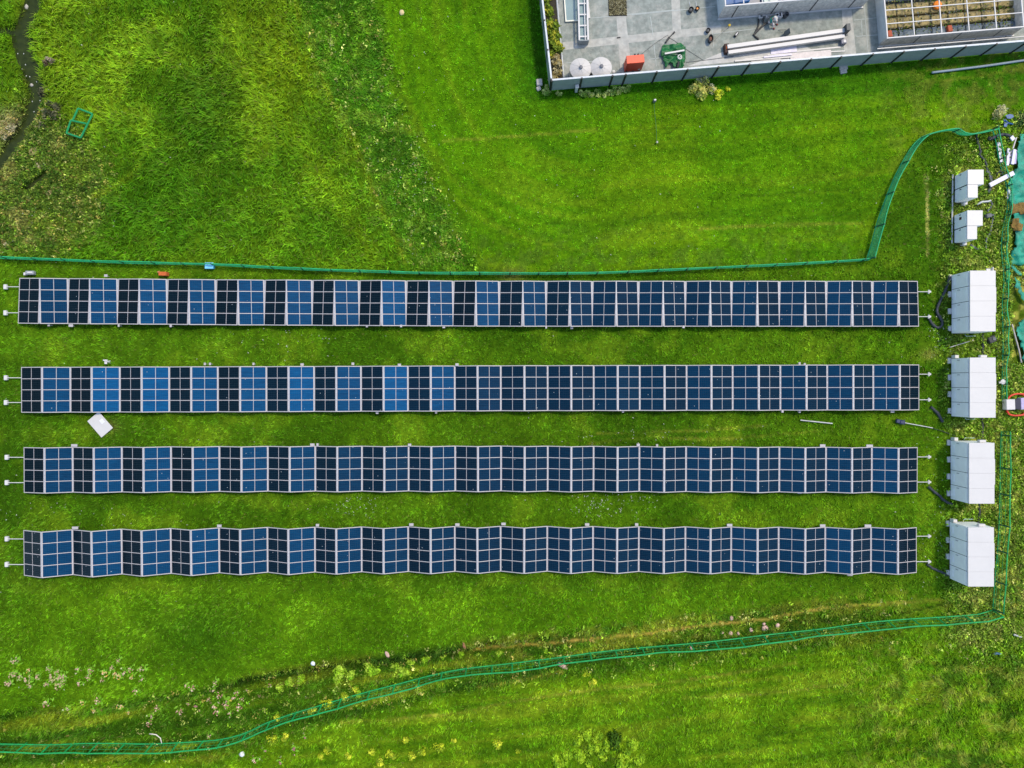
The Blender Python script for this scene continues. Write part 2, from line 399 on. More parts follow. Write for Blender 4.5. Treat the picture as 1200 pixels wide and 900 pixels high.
    dm = np.exp(-(dd / 1.9) ** 2) * (.7 + .3 * sst(.35, .6, n2)) * (1 - .6 * sst(930, 1090, px))
    c = mixc(c, zcol(176, 150, 76), dm); dn = dn * (1 - .95 * np.exp(-(dd / 3.6) ** 2))
    c = mixc(c, zcol(130, 146, 50), np.exp(-((dd - 9) / 7) ** 2) * .4 * sst(.4, .6, n3))
    # south meadow
    so = sst(16, 32, py - yn)
    cs = one[:, None] * zcol(86, 130, 12)[None, :]
    cs = mixc(cs, zcol(108, 146, 20), sst(.42, .66, n2) * .6)
    lay2 = vnoise(px / 120, (py + px * .11) / 6, 43)
    cs = mixc(cs, zcol(128, 152, 34), sst(.62, .9, lay2) * .45); cs = mixc(cs, zcol(54, 98, 10), sst(.6, .85, 1 - lay2) * .5)
    cs = mixc(cs, zcol(56, 92, 18), sst(.5, .68, fbm(px / 30, py / 30, 47)) * sst(960, 1080, px) * .8)
    cs = mixc(cs, zcol(134, 150, 56), sst(.56, .72, n3) * sst(960, 1060, px) * .6)
    c = c * (1 - so[:, None]) + cs * np.array((1.02, 1.14, 1.1)) * so[:, None]; ln = ln + so * (.0 + .09 * sst(940, 1080, px))
    # right strip of rough growth around the cabinets
    rs = sst(1098, 1134, px + wob * .5) * sst(150, 210, py) * (1 - sst(735, 770, py))
    cr = one[:, None] * zcol(88, 126, 28)[None, :]
    cr = mixc(cr, zcol(164, 168, 86), sst(.52, .7, n3) * .7); cr = mixc(cr, zcol(56, 92, 18), sst(.52, .72, n2) * .7)
    cr = mixc(cr, zcol(150, 138, 78), sst(.64, .76, fbm(px / 20, py / 20, 51)) * .5)
    c = c * (1 - rs[:, None] * .85) + cr * 1.0 * rs[:, None] * .85; ln = ln + rs * .04; weed = weed + rs * .7
    weed = weed + sst(1160, 1172, px) * sst(120, 170, py) * (1 - sst(480, 520, py)) * .6
    weed = weed + sst(1120, 1150, px) * sst(720, 740, py) * (1 - sst(760, 790, py)) * .4
    # stream banks and the patch of rank growth south of them
    ds = pdist(px, py, STREAM)
    bk = (1 - sst(10, 26, ds)) * sst(95, 130, py)
    pt = (1 - sst(60, 95, np.hypot((px - 40) * .9, (py - 215) * .95) + wob * .4)) * A
    pt = np.maximum(pt, bk)
    cp = one[:, None] * zcol(74, 106, 30)[None, :]
    cp = mixc(cp, zcol(168, 150, 92), sst(.6, .74, n2) * .6); cp = mixc(cp, zcol(38, 70, 18), sst(.46, .62, n3) * .8); cp = mixc(cp, zcol(100, 130, 30), sst(.5, .7, fbm(px / 26, py / 26, 57)) * .6)
    c = c * (1 - pt[:, None]) + cp * pt[:, None]; ln = ln - pt * .16; weed = weed + pt * .75
    dry = np.exp(-(((px - 12) / 16) ** 2 + ((py - 148) / 18) ** 2))
    c = mixc(c, zcol(190, 170, 125), dry * .9)
    c = mixc(c, zcol(70, 66, 40), (1 - sst(5, 13, ds)) * .9)
    # bare, trampled soil here and there
    for bx, by, br in ((125, 500, 13), (600, 322, 14), (1090, 415, 10), (1150, 240, 12), (1150, 262, 10), (1150, 700, 12), (1175, 405, 12), (1135, 745, 16), (1120, 500, 9)):
        c = mixc(c, zcol(158, 146, 84), np.exp(-(((px - bx) / br) ** 2 + ((py - by) / (br * .6)) ** 2)) * .55)
    c = mixc(c, zcol(46, 92, 8), (1 - sst(30, 75, px)) * sst(470, 520, py) * (1 - sst(690, 740, py)) * .4)
    for by in (383, 484, 578, 677):  # shade along each row's lower edge painted as darker grass
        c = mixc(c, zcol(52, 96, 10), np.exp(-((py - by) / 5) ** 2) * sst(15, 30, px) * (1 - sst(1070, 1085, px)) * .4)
    for pts, wd_, st_, colr in STREAKS:
        c = mixc(c, zcol(*colr), np.exp(-(pdist(px, py, pts) / wd_) ** 2) * st_ * (.4 + .6 * sst(.3, .6, n2)))
    c = mixc(c, zcol(40, 76, 14), np.exp(-(((px - 716) / 34) ** 2 + ((py - 878) / 22) ** 2)) * sst(.4, .6, n3) * .8)
    var = .62 + .76 * fbm(px / 5, py / 5, 24, 3)
    c = c * var[:, None] * (.78 + .44 * n2)[:, None]
    return np.clip(c, .002, .6), np.clip(ln, .08, .6), dn, np.clip(weed, 0, 1)

YL = (150, 166, 60); DKG = (40, 70, 14)
STREAKS = [([(400, 846), (467, 842), (540, 835), (600, 822), (700, 808), (800, 798), (933, 777)], 1.6, .7, YL), ([(560, 804), (583, 800), (617, 795), (660, 786)], 1.5, .7, YL),
           ([(800, 818), (907, 812), (1000, 800)], 1.6, .55, YL), ([(690, 520), (760, 512), (840, 515), (960, 505)], 1.3, .5, YL), ([(700, 508), (820, 505), (900, 498)], 1.3, .45, YL),
           ([(960, 728), (1040, 720), (1080, 714), (1127, 703)], 1.6, .8, DKG), ([(700, 768), (780, 760), (860, 752)], 2.0, .5, DKG), ([(520, 165), (600, 160), (700, 152)], 1.5, .5, YL),
           ([(830, 232), (930, 226), (1000, 222)], 1.6, .5, DKG), ([(820, 268), (900, 264), (1010, 262)], 1.5, .6, YL), ([(640, 262), (720, 258), (800, 250)], 1.4, .45, DKG),
           ([(345, 0), (372, 80), (412, 160), (440, 230), (475, 305)], 2.5, .5, (128, 156, 34)), ([(450, 60), (470, 110), (510, 190), (545, 260)], 2.5, .5, DKG),
           ([(110, 232), (140, 215), (166, 196)], 3, .6, (140, 164, 34)), ([(1085, 205), (1087, 250), (1086, 300)], 1.2, .7, (176, 176, 110)), ([(620, 0), (628, 60), (636, 104)], 4, .5, DKG), ([(1092, 96), (1140, 90), (1200, 80)], 1.6, .5, YL)]  # dark streak beside the west fence adds to its painted shade
def blocked(px, py):
    """no plants: yard, water, cabinets"""
    b = inside_site(px - 1, py)
    b |= pdist(px, py, STREAM) < 6 + 2.5 * sst(20, 40, py) * (1 - sst(60, 100, py))
    b |= pdist(px, py, BACKWATER) < 2.5
    b |= pdist(px, py, PUDDLE) < 4.5
    for x0, y0, x1, y1 in ((1111, 321, 1146, 393), (1111, 418, 1146, 490), (1110, 514, 1145, 587), (1109, 608, 1145, 680), (1116, 204, 1138, 240), (1115, 250, 1137, 287)):
        b |= (px > x0) & (px < x1) & (py > y0) & (py < y1)
    b |= (px > 1184) & (py > 165) & (py < 425) & ~((py > 312) & (py < 332))
    return b

# ground sheet: fine over the field, coarse out to the horizon
def axis(a, b, step):
    inner = np.arange(a, b + step, step)
    out = [a - 6 * 1.6 ** k for k in range(1, 19)][::-1]; out2 = [inner[-1] + 6 * 1.6 ** k for k in range(1, 19)]
    return np.concatenate([out, inner, out2])
gx = axis(-80, 1280, 3.0); gy = axis(-80, 980, 3.0)
GX, GY = np.meshgrid(gx, gy); fx, fy = GX.ravel(), GY.ravel()
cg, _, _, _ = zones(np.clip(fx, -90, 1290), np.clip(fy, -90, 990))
_out = sst(60, 160, np.maximum(np.maximum(-fx, fx - 1200), np.maximum(-fy, fy - 900)))[:, None]
cg = cg * (1 - _out) + zcol(76, 120, 18)[None, :] * (.75 + .5 * fbm(fx / 60, fy / 60, 77))[:, None] * .75 * _out
V = np.stack([(fx - 600) / K, (450 - fy) / K, height(fx, fy)], 1)
ny_, nx_ = GX.shape
idx = np.arange(nx_ * ny_).reshape(ny_, nx_)
F = np.stack([idx[1:, :-1], idx[1:, 1:], idx[:-1, 1:], idx[:-1, :-1]], -1).reshape(-1, 4)
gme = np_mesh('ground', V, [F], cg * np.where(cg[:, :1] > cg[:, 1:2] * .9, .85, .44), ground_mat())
gme.polygons.foreach_set('use_smooth', [True] * len(gme.polygons))
tag(linkobj('ground', gme), kind='structure')

# ---- blades
def blades(n, sel, lmul, wmin, wmax, lean0, lean1, bent, spread, name, label, seed, tuft=4):
    r = np.random.default_rng(seed)
    px = r.uniform(-110, 1310, n); py = r.uniform(-110, 1010, n)
    c, ln, dn, wd = zones(px, py)
    keep = (~blocked(px, py)) & (r.random(n) < sel(px, py, ln, wd) * dn * (.35 + .65 * sst(.3, .52, fbm(px / 4.5, py / 4.5, 61, 2))))
    px, py, c, ln = px[keep], py[keep], c[keep], ln[keep]
    px = np.repeat(px, tuft); py = np.repeat(py, tuft); c = np.repeat(c, tuft, 0); ln = np.repeat(ln, tuft)
    m = len(px)
    flow = 2 * math.pi * fbm(px / 45, py / 45, seed + 3, 2) * 1.7 + r.normal(0, spread, m)
    px = px + r.normal(0, .8, m); py = py + r.normal(0, .8, m)
    L = ln * lmul * r.uniform(.6, 1.35, m); w = r.uniform(wmin, wmax, m)
    lean = r.uniform(lean0, lean1, m)
    x, y, z = (px - 600) / K, (450 - py) / K, height(px, py) - .01
    dx, dy = np.cos(flow), np.sin(flow); sx, sy = -dy * w / 2, dx * w / 2
    tuftv = np.repeat(np.clip(r.lognormal(.02, .27, m // tuft), .4, 2.2), tuft)
    tint = (tuftv * r.uniform(.85, 1.18, m))[:, None] * np.stack([r.uniform(.85, 1.2, m), np.ones(m), r.uniform(.6, 1.5, m)], 1)
    cb = c * tint
    dryk = (r.random(m) < .035)
    cb[dryk] = cb[dryk] * .3 + np.array(lin(190, 175, 100)) * .35
    B = np.stack([x, y, z], 1); S = np.stack([sx, sy, np.zeros(m)], 1)
    D1 = np.stack([dx * np.sin(lean * .6), dy * np.sin(lean * .6), np.cos(lean * .6)], 1)
    D2 = np.stack([dx * np.sin(np.minimum(lean * 1.35, 1.75)), dy * np.sin(np.minimum(lean * 1.35, 1.75)), np.cos(np.minimum(lean * 1.35, 1.75))], 1)
    if bent:
        mid = B + D1 * (L * .5)[:, None]; tip = mid + D2 * (L * .55)[:, None]
        V = np.stack([B - S, B + S, mid + S * .85, mid - S * .85, tip], 1).reshape(-1, 3)
        o = np.arange(m)[:, None] * 5
        Fs = [o + np.array([[0, 1, 2, 3]]), o + np.array([[3, 2, 4]])]
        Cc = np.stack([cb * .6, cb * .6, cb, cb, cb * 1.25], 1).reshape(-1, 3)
    else:
        tip = B + np.stack([dx * np.sin(lean), dy * np.sin(lean), np.cos(lean)], 1) * L[:, None]
        V = np.stack([B - S, B + S, tip], 1).reshape(-1, 3)
        o = np.arange(m)[:, None] * 3; Fs = [o + np.array([[0, 1, 2]])]
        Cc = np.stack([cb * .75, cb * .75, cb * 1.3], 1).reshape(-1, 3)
    me = np_mesh(name, V, Fs, Cc, M_GRASS)
    o = linkobj(name, me); tag(o, label, 'grass', kind='stuff'); return m
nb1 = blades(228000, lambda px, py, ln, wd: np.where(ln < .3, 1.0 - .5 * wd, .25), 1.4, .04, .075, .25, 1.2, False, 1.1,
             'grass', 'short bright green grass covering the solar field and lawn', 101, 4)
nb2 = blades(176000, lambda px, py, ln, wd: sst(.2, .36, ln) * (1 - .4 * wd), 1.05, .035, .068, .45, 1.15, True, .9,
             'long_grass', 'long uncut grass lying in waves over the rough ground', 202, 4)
print('blades', nb1, nb2)

# ---- broad leaves for weeds and bushes
def leaf_cloud(r, cx, cy, cz, rad, hgt, n, size, cols, upright=.5):
    """n leaf quads filling low domes; cx.. arrays are per-leaf centres"""
    a = r.uniform(0, 2 * math.pi, n); rr = np.sqrt(r.random(n)) * rad
    x = cx + rr * np.cos(a); y = cy + rr * np.sin(a)
    z = cz + hgt * (1 - (rr / np.maximum(rad, 1e-6)) ** 2) * r.uniform(.25, 1.05, n) + .02
    th = r.uniform(0, 2 * math.pi, n); tl = r.normal(0, upright, n); s = size * r.uniform(.6, 1.4, n)
    u = np.stack([np.cos(th) * np.cos(tl), np.sin(th) * np.cos(tl), np.sin(tl)], 1)
    t2 = r.normal(0, upright, n)
    v = np.stack([-np.sin(th) * np.cos(t2), np.cos(th) * np.cos(t2), np.sin(t2)], 1)
    c = np.stack([x, y, z], 1); su = u * s[:, None]; sv = v * (s * .5)[:, None]
    V = np.stack([c - su * .5, c + sv * .5, c + su * .6, c - sv * .5], 1).reshape(-1, 3)
    Fq = np.arange(n)[:, None] * 4 + np.array([[0, 1, 2, 3]])
    C = np.repeat(cols, 4, 0)
    return V, Fq, C
r = np.random.default_rng(303)
n = 15000
wx = np.concatenate([r.uniform(-40, 1240, 110000), r.uniform(1090, 1245, 26000), r.uniform(-40, 150, 16000)]); wy = np.concatenate([r.uniform(-40, 940, 110000), r.uniform(100, 800, 26000), r.uniform(90, 310, 16000)])
cz_, ln_, dn_, wd_ = zones(wx, wy)
kp = (~blocked(wx, wy)) & (r.random(len(wx)) < wd_ * .9)
wx, wy, cz_ = wx[kp], wy[kp], cz_[kp]
q = 9
ccx = np.repeat((wx - 600) / K, q); ccy = np.repeat((450 - wy) / K, q); ccz = np.repeat(height(wx, wy), q)
rad = np.repeat(r.uniform(.1, .34, len(wx)), q); hg = np.repeat(r.uniform(.08, .5, len(wx)), q)
pal = np.array([lin(92, 118, 40), lin(150, 160, 90), lin(62, 98, 30), lin(190, 186, 130), lin(112, 142, 40), lin(176, 156, 96)]) * np.array((1.25, 1.15, .9))
pk = pal[r.choice(6, len(wx), p=[.26, .14, .3, .05, .2, .05])]
west = wx < 160
pk[west] = pal[r.choice(6, west.sum(), p=[.3, .07, .42, .03, .12, .06])] * .8
east = wx > 1085
pk[east] = pal[r.choice(6, east.sum(), p=[.32, .08, .32, .03, .25, .0])]
cols = np.repeat((pk * .85 + cz_ * .5) * r.lognormal(-.08, .38, (len(wx), 1)), q, 0) * r.uniform(.6, 1.4, (len(ccx), 1))
V, Fq, C = leaf_cloud(r, ccx, ccy, ccz, rad, hg, len(ccx), .16, cols, .6)
tag(linkobj('weeds', np_mesh('weeds', V, [Fq], C, M_LEAF)), 'mixed leafy weeds along the stream banks and around the cabinets', 'weeds', kind='stuff')
# clover and daisies: pale specks in the turf
dx_, dy_ = [], []
for cx, cy, sx, sy, k in ((712, 588, 26, 10, 130), (740, 516, 60, 9, 60), (415, 592, 22, 8, 60), (95, 605, 60, 14, 40), (330, 400, 40, 16, 40), (480, 120, 30, 70, 40), (500, 230, 28, 60, 60),
                        (1100, 600, 14, 60, 60), (1100, 390, 10, 20, 40), (620, 250, 400, 60, 60), (600, 700, 500, 160, 120), (600, 450, 600, 250, 160), (180, 160, 150, 120, 40), (60, 240, 40, 40, 60), (1180, 380, 14, 90, 150)):
    dx_.append(r.normal(cx, sx, k)); dy_.append(r.normal(cy, sy, k))
dx_ = np.concatenate(dx_); dy_ = np.concatenate(dy_); k = ~blocked(dx_, dy_); dx_, dy_ = dx_[k], dy_[k]
V, Fq, C = leaf_cloud(r, (dx_ - 600) / K, (450 - dy_) / K, height(dx_, dy_) + .12, .02, .05, len(dx_), .1, np.array([[.6, .6, .5]]) * r.uniform(.6, 1.1, (len(dx_), 1)), .3)
tag(linkobj('daisies', np_mesh('daisies', V, [Fq], C, M_LEAF)), 'tiny pale daisies and clover heads scattered in the turf', 'wildflowers', kind='stuff')

# ---- stream water
mw, nt, b = new_mat('stream water')
b.inputs['Base Color'].default_value = lin(22, 42, 28) + (1,); b.inputs['Roughness'].default_value = .2; b.inputs['Specular IOR Level'].default_value = .12
nn = nt.nodes.new('ShaderNodeTexNoise'); nn.inputs['Scale'].default_value = 2.2; nn.inputs['Detail'].default_value = 5
tc = nt.nodes.new('ShaderNodeTexCoord'); nt.links.new(tc.outputs['Object'], nn.inputs['Vector'])
bp = nt.nodes.new('ShaderNodeBump'); bp.inputs['Strength'].default_value = .25; bp.inputs['Distance'].default_value = .05
nt.links.new(nn.outputs['Fac'], bp.inputs['Height']); nt.links.new(bp.outputs[0], b.inputs['Normal'])
cr = nt.nodes.new('ShaderNodeValToRGB'); cr.color_ramp.elements[0].color = lin(20, 32, 14) + (1,); cr.color_ramp.elements[1].color = lin(62, 72, 34) + (1,)
nt.links.new(nn.outputs['Fac'], cr.inputs['Fac']); nt.links.new(cr.outputs[0], b.inputs['Base Color'])
def ribbon(pts, w, z):
    m = MB(); pp = smooth_path([P(x, y, z) for x, y in pts], .5); L, Rr = [], []
    for i, p in enumerate(pp):
        d = (pp[min(i + 1, len(pp) - 1)] - pp[max(i - 1, 0)]); d.z = 0; d.normalize(); s = Vector((-d.y, d.x, 0)) * w
        L.append(p + s); Rr.append(p - s)
    k = len(pp)
    return m.add(L + Rr, [(k + i, k + i + 1, i + 1, i) for i in range(k - 1)])
wm = ribbon(STREAM, 1.2, -.34); tag(wm.obj('stream_water', mw), kind='structure')
tag(ribbon(BACKWATER, .45, -.346).obj('backwater', mw), kind='structure')
tag(ribbon(PUDDLE, .55, -.2).obj('puddle', mw), kind='structure')

# stones
def stone(px, py, rx, ry, rzz, label, name='stone', m=M_STONE, z=None, group=None):
    me = MB(); rr = random.Random(int(px * 7 + py)); nseg, nr = 9, 5; vs = []
    for j in range(nr):
        f = j / (nr - 1); rad = math.sin(math.pi * (.12 + .8 * f) / 1.0) if j < nr - 1 else .12
        for k in range(nseg):
            a = 2 * math.pi * k / nseg; q = rr.uniform(.85, 1.12)
            vs.append((rx * rad * q * math.cos(a), ry * rad * q * math.sin(a), rzz * (f * 1.1 - .2)))
    fs = [(j * nseg + k, j * nseg + (k + 1) % nseg, (j + 1) * nseg + (k + 1) % nseg, (j + 1) * nseg + k) for j in range(nr - 1) for k in range(nseg)]
    fs.append(tuple((nr - 1) * nseg + k for k in range(nseg)))
    me.add(vs, fs); o = me.obj(name, m, smooth=True)
    o.location = G(px, py) if z is None else P(px, py, z)
    o.rotation_euler = (0, 0, rr.uniform(0, 3))
    return tag(o, label, 'stone', group)
stone(31.5, 8.5, .22, .15, .16, 'oval pale stone lying in the stream at its upper end', z=-.38)
stone(37.5, 100, .17, .14, .14, 'round pale stone in mid stream beside the dead grass tuft', z=-.38)
foam = mat('white foam', (.42, .44, .38), .9)
for x, y in ((21, 63), (28, 63), (30, 76), (26, 81), (31, 89), (35, 90), (43, 96), (38, 119), (47, 118), (54, 124), (50, 127), (40, 131), (52, 121)):
    stone(x, y, .085, .055, .03, 'small white pebble or foam fleck on the dark stream', 'pebble', foam, -.36, 'white flecks on the stream')
stone(51, 139, .38, .28, .2, 'biggest white rock at the right bank of the stream', 'rock', foam, -.3)
WP = mat('white worn plastic', (.72, .72, .74), .6)
stone(284, 883, .22, .22, .3, 'white rounded lump in the grass below the lower green net', 'stone', WP)
stone(367, 777, .17, .2, .28, 'white rounded lump at the edge of the dark ditch', 'stone', WP)
PINKST = mat('pinkish stone', lin(200, 165, 150), .9)
stone(454, 767, .3, .16, .12, 'flat pinkish stone on the ditch edge left of the dirt track', 'stone', PINKST)
stone(544, 757, .3, .12, .1, 'flat reddish stone just left of where the dirt track begins', 'stone', mat('red stone', lin(150, 100, 75), .9))
for x, y, a in ((846, 741, .16), (856, 742, .2), (865, 742, .15), (880, 738, .2), (896, 736, .28), (895, 731, .14), (911, 733, .22), (857, 724, .2), (810, 759, .16)):
    stone(x, y, a, a * .8, .2, 'pinkish rubble stone between the dirt track and the lower green net', 'stone', PINKST, None, 'rubble stones by the dirt track')
stone(471, 15, .24, .2, .18, 'beige stone alone in the mown lawn near the top edge', 'stone', mat('beige stone', lin(200, 180, 130), .9))
stone(659, 780, .5, .18, .1, 'long pinkish slab stone just under the lower green net', 'stone', PINKST)

# ------------------------------------------------------------------ solar rows
PW = 3.53                      # panel length across the row
PL = 1.95                      # leaf width along the slope (unit, scaled per leaf)
def panel_meshes():
    g = MB(); g.box((PL / 2, 0, 0), (PL - .06, PW - .06, .03))
    f = MB(); ob, ib, t = .06, .04, .05
    for sy in (-1, 1): f.box((PL / 2, sy * (PW / 2 - ob / 2), .004), (PL - .03, ob, t))
    for x in (.015 + ob / 2, PL - .015 - ob / 2): f.box((x, 0, .003), (ob, PW - 2 * ob, t))
    inn = PW - 2 * ob
    for k in (1, 2, 3): f.box((PL / 2, -inn / 2 + inn * k / 4, .002), (PL - .03 - 2 * ob, ib * 1.25, t))
    for k in range(4): f.box((PL / 2, -inn / 2 + inn * (k + .5) / 4, .001), (ib * .85, inn / 4 - ib * 1.3, t))
    h = MB()
    h.box((0, 0, 0), (.08, PW - .04, .035))
    for k in range(9): h.box((0, -PW / 2 + PW * (k + .5) / 9, .024), (.06, .14, .02))
    return g.mesh('solar_panel', M_SOLAR), f.mesh('frame', M_FRAME), h.mesh('hinge', M_HINGE)
ME_G, ME_F, ME_H = panel_meshes()
rodm = {}
VAL = np.array([22, 80, 138, 196, 253, 310, 366, 421, 476, 531, 585, 640, 694, 748, 803, 857, 913, 968, 1022, 1076], float)
ROWS = [
    dict(y=[(22, 352.4), (300, 354.5), (600, 356), (1076, 356)], L=22, Rr=1076, rl=(336, 366.5), rr=(341.8, 371), cap=5.5,
         label='topmost long row of folded solar panels, nearest the upper green net', amp=(.50, .56), dy=-.05),
    dict(y=[(25, 456.8), (300, 456), (600, 454.9), (1077, 453.9)], L=25, Rr=1077, rl=(442.7, 471.7), rr=(438.5, 468.5), cap=6,
         label='second long row of solar panels, with the loose white sheet just below it', amp=(.50, .56)),
    dict(y=[(28, 550.7), (300, 549.2), (600, 548.8), (1075, 550.6)], L=28, Rr=1075, rl=(536, 565.7), rr=(535.5, 565), cap=7,
         label='third long row of solar panels, between the loose white sheet and the bottom row', amp=(.56, .6)),
    dict(y=[(28, 647.7), (300, 644.2), (600, 642.8), (1074, 644.4)], L=28, Rr=1074, rl=(631.7, 661.7), rr=(628.5, 658.3), cap=7,
         label='bottom long row of solar panels, most strongly zigzagged, facing the lower field', amp=(.85, .68)),
]
ZV = .42
def cell_sheen_col(row, i, t):
    """cell colour of leaf i, angle-dependent sky sheen painted in, plus scatter"""
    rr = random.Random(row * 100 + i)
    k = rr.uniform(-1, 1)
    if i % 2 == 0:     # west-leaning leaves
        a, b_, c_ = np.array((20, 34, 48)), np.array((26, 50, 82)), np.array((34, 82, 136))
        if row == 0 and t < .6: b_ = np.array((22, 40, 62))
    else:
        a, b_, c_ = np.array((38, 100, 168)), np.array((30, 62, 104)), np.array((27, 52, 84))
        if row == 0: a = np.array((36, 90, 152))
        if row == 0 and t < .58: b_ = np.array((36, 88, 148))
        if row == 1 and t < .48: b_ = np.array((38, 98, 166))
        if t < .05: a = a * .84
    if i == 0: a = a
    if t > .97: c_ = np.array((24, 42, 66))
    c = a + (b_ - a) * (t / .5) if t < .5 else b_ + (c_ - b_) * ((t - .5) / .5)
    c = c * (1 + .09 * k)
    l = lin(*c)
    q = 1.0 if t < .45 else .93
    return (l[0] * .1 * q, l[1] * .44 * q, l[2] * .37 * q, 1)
for ri, rw in enumerate(ROWS):
    ys = lambda x: float(np.interp(x, [q[0] for q in rw['y']], [q[1] for q in rw['y']]))
    mid = P(550, ys(550), 0)
    root = thing('solar_array', rw['label'], 'solar panels', (mid.x, mid.y, 0), 0, 'rows of solar panels')
    vv = rw['L'] + (VAL - VAL[0]) * (rw['Rr'] - rw['L']) / (VAL[-1] - VAL[0])
    pts = []
    rr = random.Random(50 + ri)
    for k in range(20):
        z = ZV + rr.uniform(-.03, .03); x = vv[k]
        pts.append(P(x, ys(x), z))
        if k < 19:
            xm = (vv[k] + vv[k + 1]) / 2
            a = np.interp(k / 18, [0, 1], rw['amp']) + rr.uniform(-.04, .04)
            q = P(xm, ys(xm), 0) if False else (pts[-1] + P(vv[k + 1], ys(vv[k + 1]), ZV)) / 2
            # the ridge sits a little nearer the shorter leaf
            pts.append(Vector((q.x, q.y + rw.get('dy', 0), ZV + a)))
    for i in range(38):
        a, b_ = pts[i], pts[i + 1]
        d = b_ - a; yaw = math.atan2(d.y, d.x); tilt = math.atan2(d.z, math.hypot(d.x, d.y))
        o = linkobj('solar_panel', ME_G, root, a - root.location, (0, -tilt, yaw))
        o.scale = (d.length / PL, 1, 1)
        o.color = cell_sheen_col(ri, i, (i + .5) / 38)
        linkobj('frame', ME_F, o)
    for i in range(1, 38):
        p = pts[i] - root.location
        linkobj('hinge', ME_H, root, (p.x, p.y, p.z + (.012 if i % 2 else -.0)), (0, 0, 0))
    # legs under ridges and valleys, tubes at both ends
    lg = None
    for i in range(0, 39, 2):
        p = pts[i] - root.location
        m = MB()
        for sy in (-1.25, 1.25): m.tube([(0, sy, -.1 - 0.0), (0, sy, p.z - .02)], .025, 6); m.box((0, sy, .02), (.16, .16, .03))
        if lg is None: lg = m.mesh('leg_frame', M_HINGE)
        linkobj('leg_frame', lg, root, (p.x, p.y, 0))
    for side, rods in ((0, rw['rl']), (1, rw['rr'])):
        for ry in rods:
            m = MB(); e = pts[0 if side == 0 else -1]
            yy = P(0, ry, ZV).y
            if side == 0:
                c = P(rw['cap'], ry, ZV)
                m.tube([(e.x + .3, yy, ZV - .03), (c.x, yy, ZV - .05)], .03, 8)
                m.bbox((c.x, yy, ZV - .1), (.24, .38, .22), 0, .03)
                m.tube([(c.x, yy, ZV - .2), (c.x, yy, -.1)], .03, 8)
            else:
                c = P(1090, ry, ZV)
                m.tube([(e.x - .3, yy, ZV - .03), (c.x + .1, yy, ZV - .05)], .03, 8)
                m.bbox((c.x - .08, yy, ZV - .06), (.1, .3, .12), 0, .02)
                m.bbox((c.x + .02, yy, ZV - .05), (.12, .16, .14), 0, .02)
                m.tube([(c.x, yy, ZV - .1), (c.x, yy, -.1)], .03, 8)
            o = m.obj('anchor_rod', M_WHITE, root); o.location = -root.location
    # small bracket plates that stick out past the panel edge
    BR = [[(124, 323, .3), (640, 383.5, .15), (670, 384, .25), (801, 383, .2), (57, 380.8, .2), (332 / 4, 381.5, .4), (139, 381.5, .15), (200, 381.8, .2), (430, 382, .2), (470, 382, .2), (520, 383, .25)],
          [(240, 426.5, .18), (246, 426.5, .18), (297, 426.5, .18), (354, 427.3, .3), (413.5, 426.3, .25), (468, 427.7, .3), (535.5, 427.3, .3), (937, 426, .2), (943, 427, .2), (917, 482, .2), (937, 482.3, .2), (1046, 482, .35), (730, 482, .2), (442, 483.5, .25), (511, 483, .2)],
          [(87, 522, .55), (366, 521.2, .4), (372, 521, .2), (480, 521.4, .3), (964, 522.2, .5), (1019, 522.5, .6), (772, 576, .2), (827, 576, .2), (882, 576.5, .3), (937, 577, .4), (760 + 10, 522, .2), (748, 521.4, .3)],
          [(88, 618.6, .55), (257, 616.3, .4), (372, 615.5, .3), (482, 614.8, .4), (536, 614.8, .4), (590, 614, .4), (688, 614.7, .4), (746, 614.7, .3), (855, 615.4, .5), (964, 616, .5), (1017, 616.2, .6), (774, 670.5, .2), (827, 671, .2), (882, 671.5, .2), (996, 673.3, .5)]][ri]
    bm_ = {}
    for bx, by, w in BR:
        if w not in bm_:
            m = MB(); m.bbox((0, 0, 0), (w * .85, .2, .06), 0, .015); m.tube([(0, 0, -.03), (0, 0, -.5)], .03, 6); bm_[w] = m.mesh('edge_bracket', M_FRAME)
        z = .56; p = P(bx, by, z); linkobj('edge_bracket', bm_[w], root, p - root.location)

# loose things by the rows
m = MB(); m.bbox((0, 0, .02), (1.66, 1.22, .03), 0, .01)
o = m.obj('white_sheet', M_WHITE); o.location = G(117.5, 497.5, .28); o.rotation_euler = (R(5), R(4), R(-51)); tag(o, 'loose white rectangular sheet lying tilted in the grass below the second row', 'sheet')
m2 = MB(); m2.box((-.1, .3, .042), (.34, .3, .012)); m2.obj('printed_patch', mat('pale grey patch', (.7, .7, .72), .5), o)
t = thing('junction_box', 'small grey junction box above the left end of the top row', 'box', G(38.5, 320.5))
MB().bbox((0, 0, .3), (.66, .3, .3), 0, .03).obj('housing', mat('grey housing', lin(140, 145, 150), .5), t)
MB().bbox((.05, .02, .47), (.38, .12, .04), 0, .01).obj('lid', M_WHITE, t)
MB().bbox((-.42, -.08, .25), (.16, .22, .3), 0, .02).obj('bracket', M_WHITE, t)
t = thing('timber_block', 'orange brown timber block behind the top row of panels', 'block', G(194, 321.5))
MB().bbox((0, -.02, .3), (.62, .3, .5), 0, .02).obj('block', M_ORANGE, t)
MB().bbox((-.42, .15, .25), (.2, .14, .12), .4, .02).obj('offcut', M_WOOD, t)
t = thing('plastic_crate', 'light blue plastic crate on the grass under the upper green net', 'crate', G(247.5, 312.3))
m = MB(); m.bbox((0, 0, .02 + .02), (.6, .42, .05), 0, .02)
for sx in (-1, 1): m.box((sx * .29, 0, .23), (.03, .42, .36))
for sy in (-1, 1): m.box((0, sy * .195, .23), (.548, .03, .36))
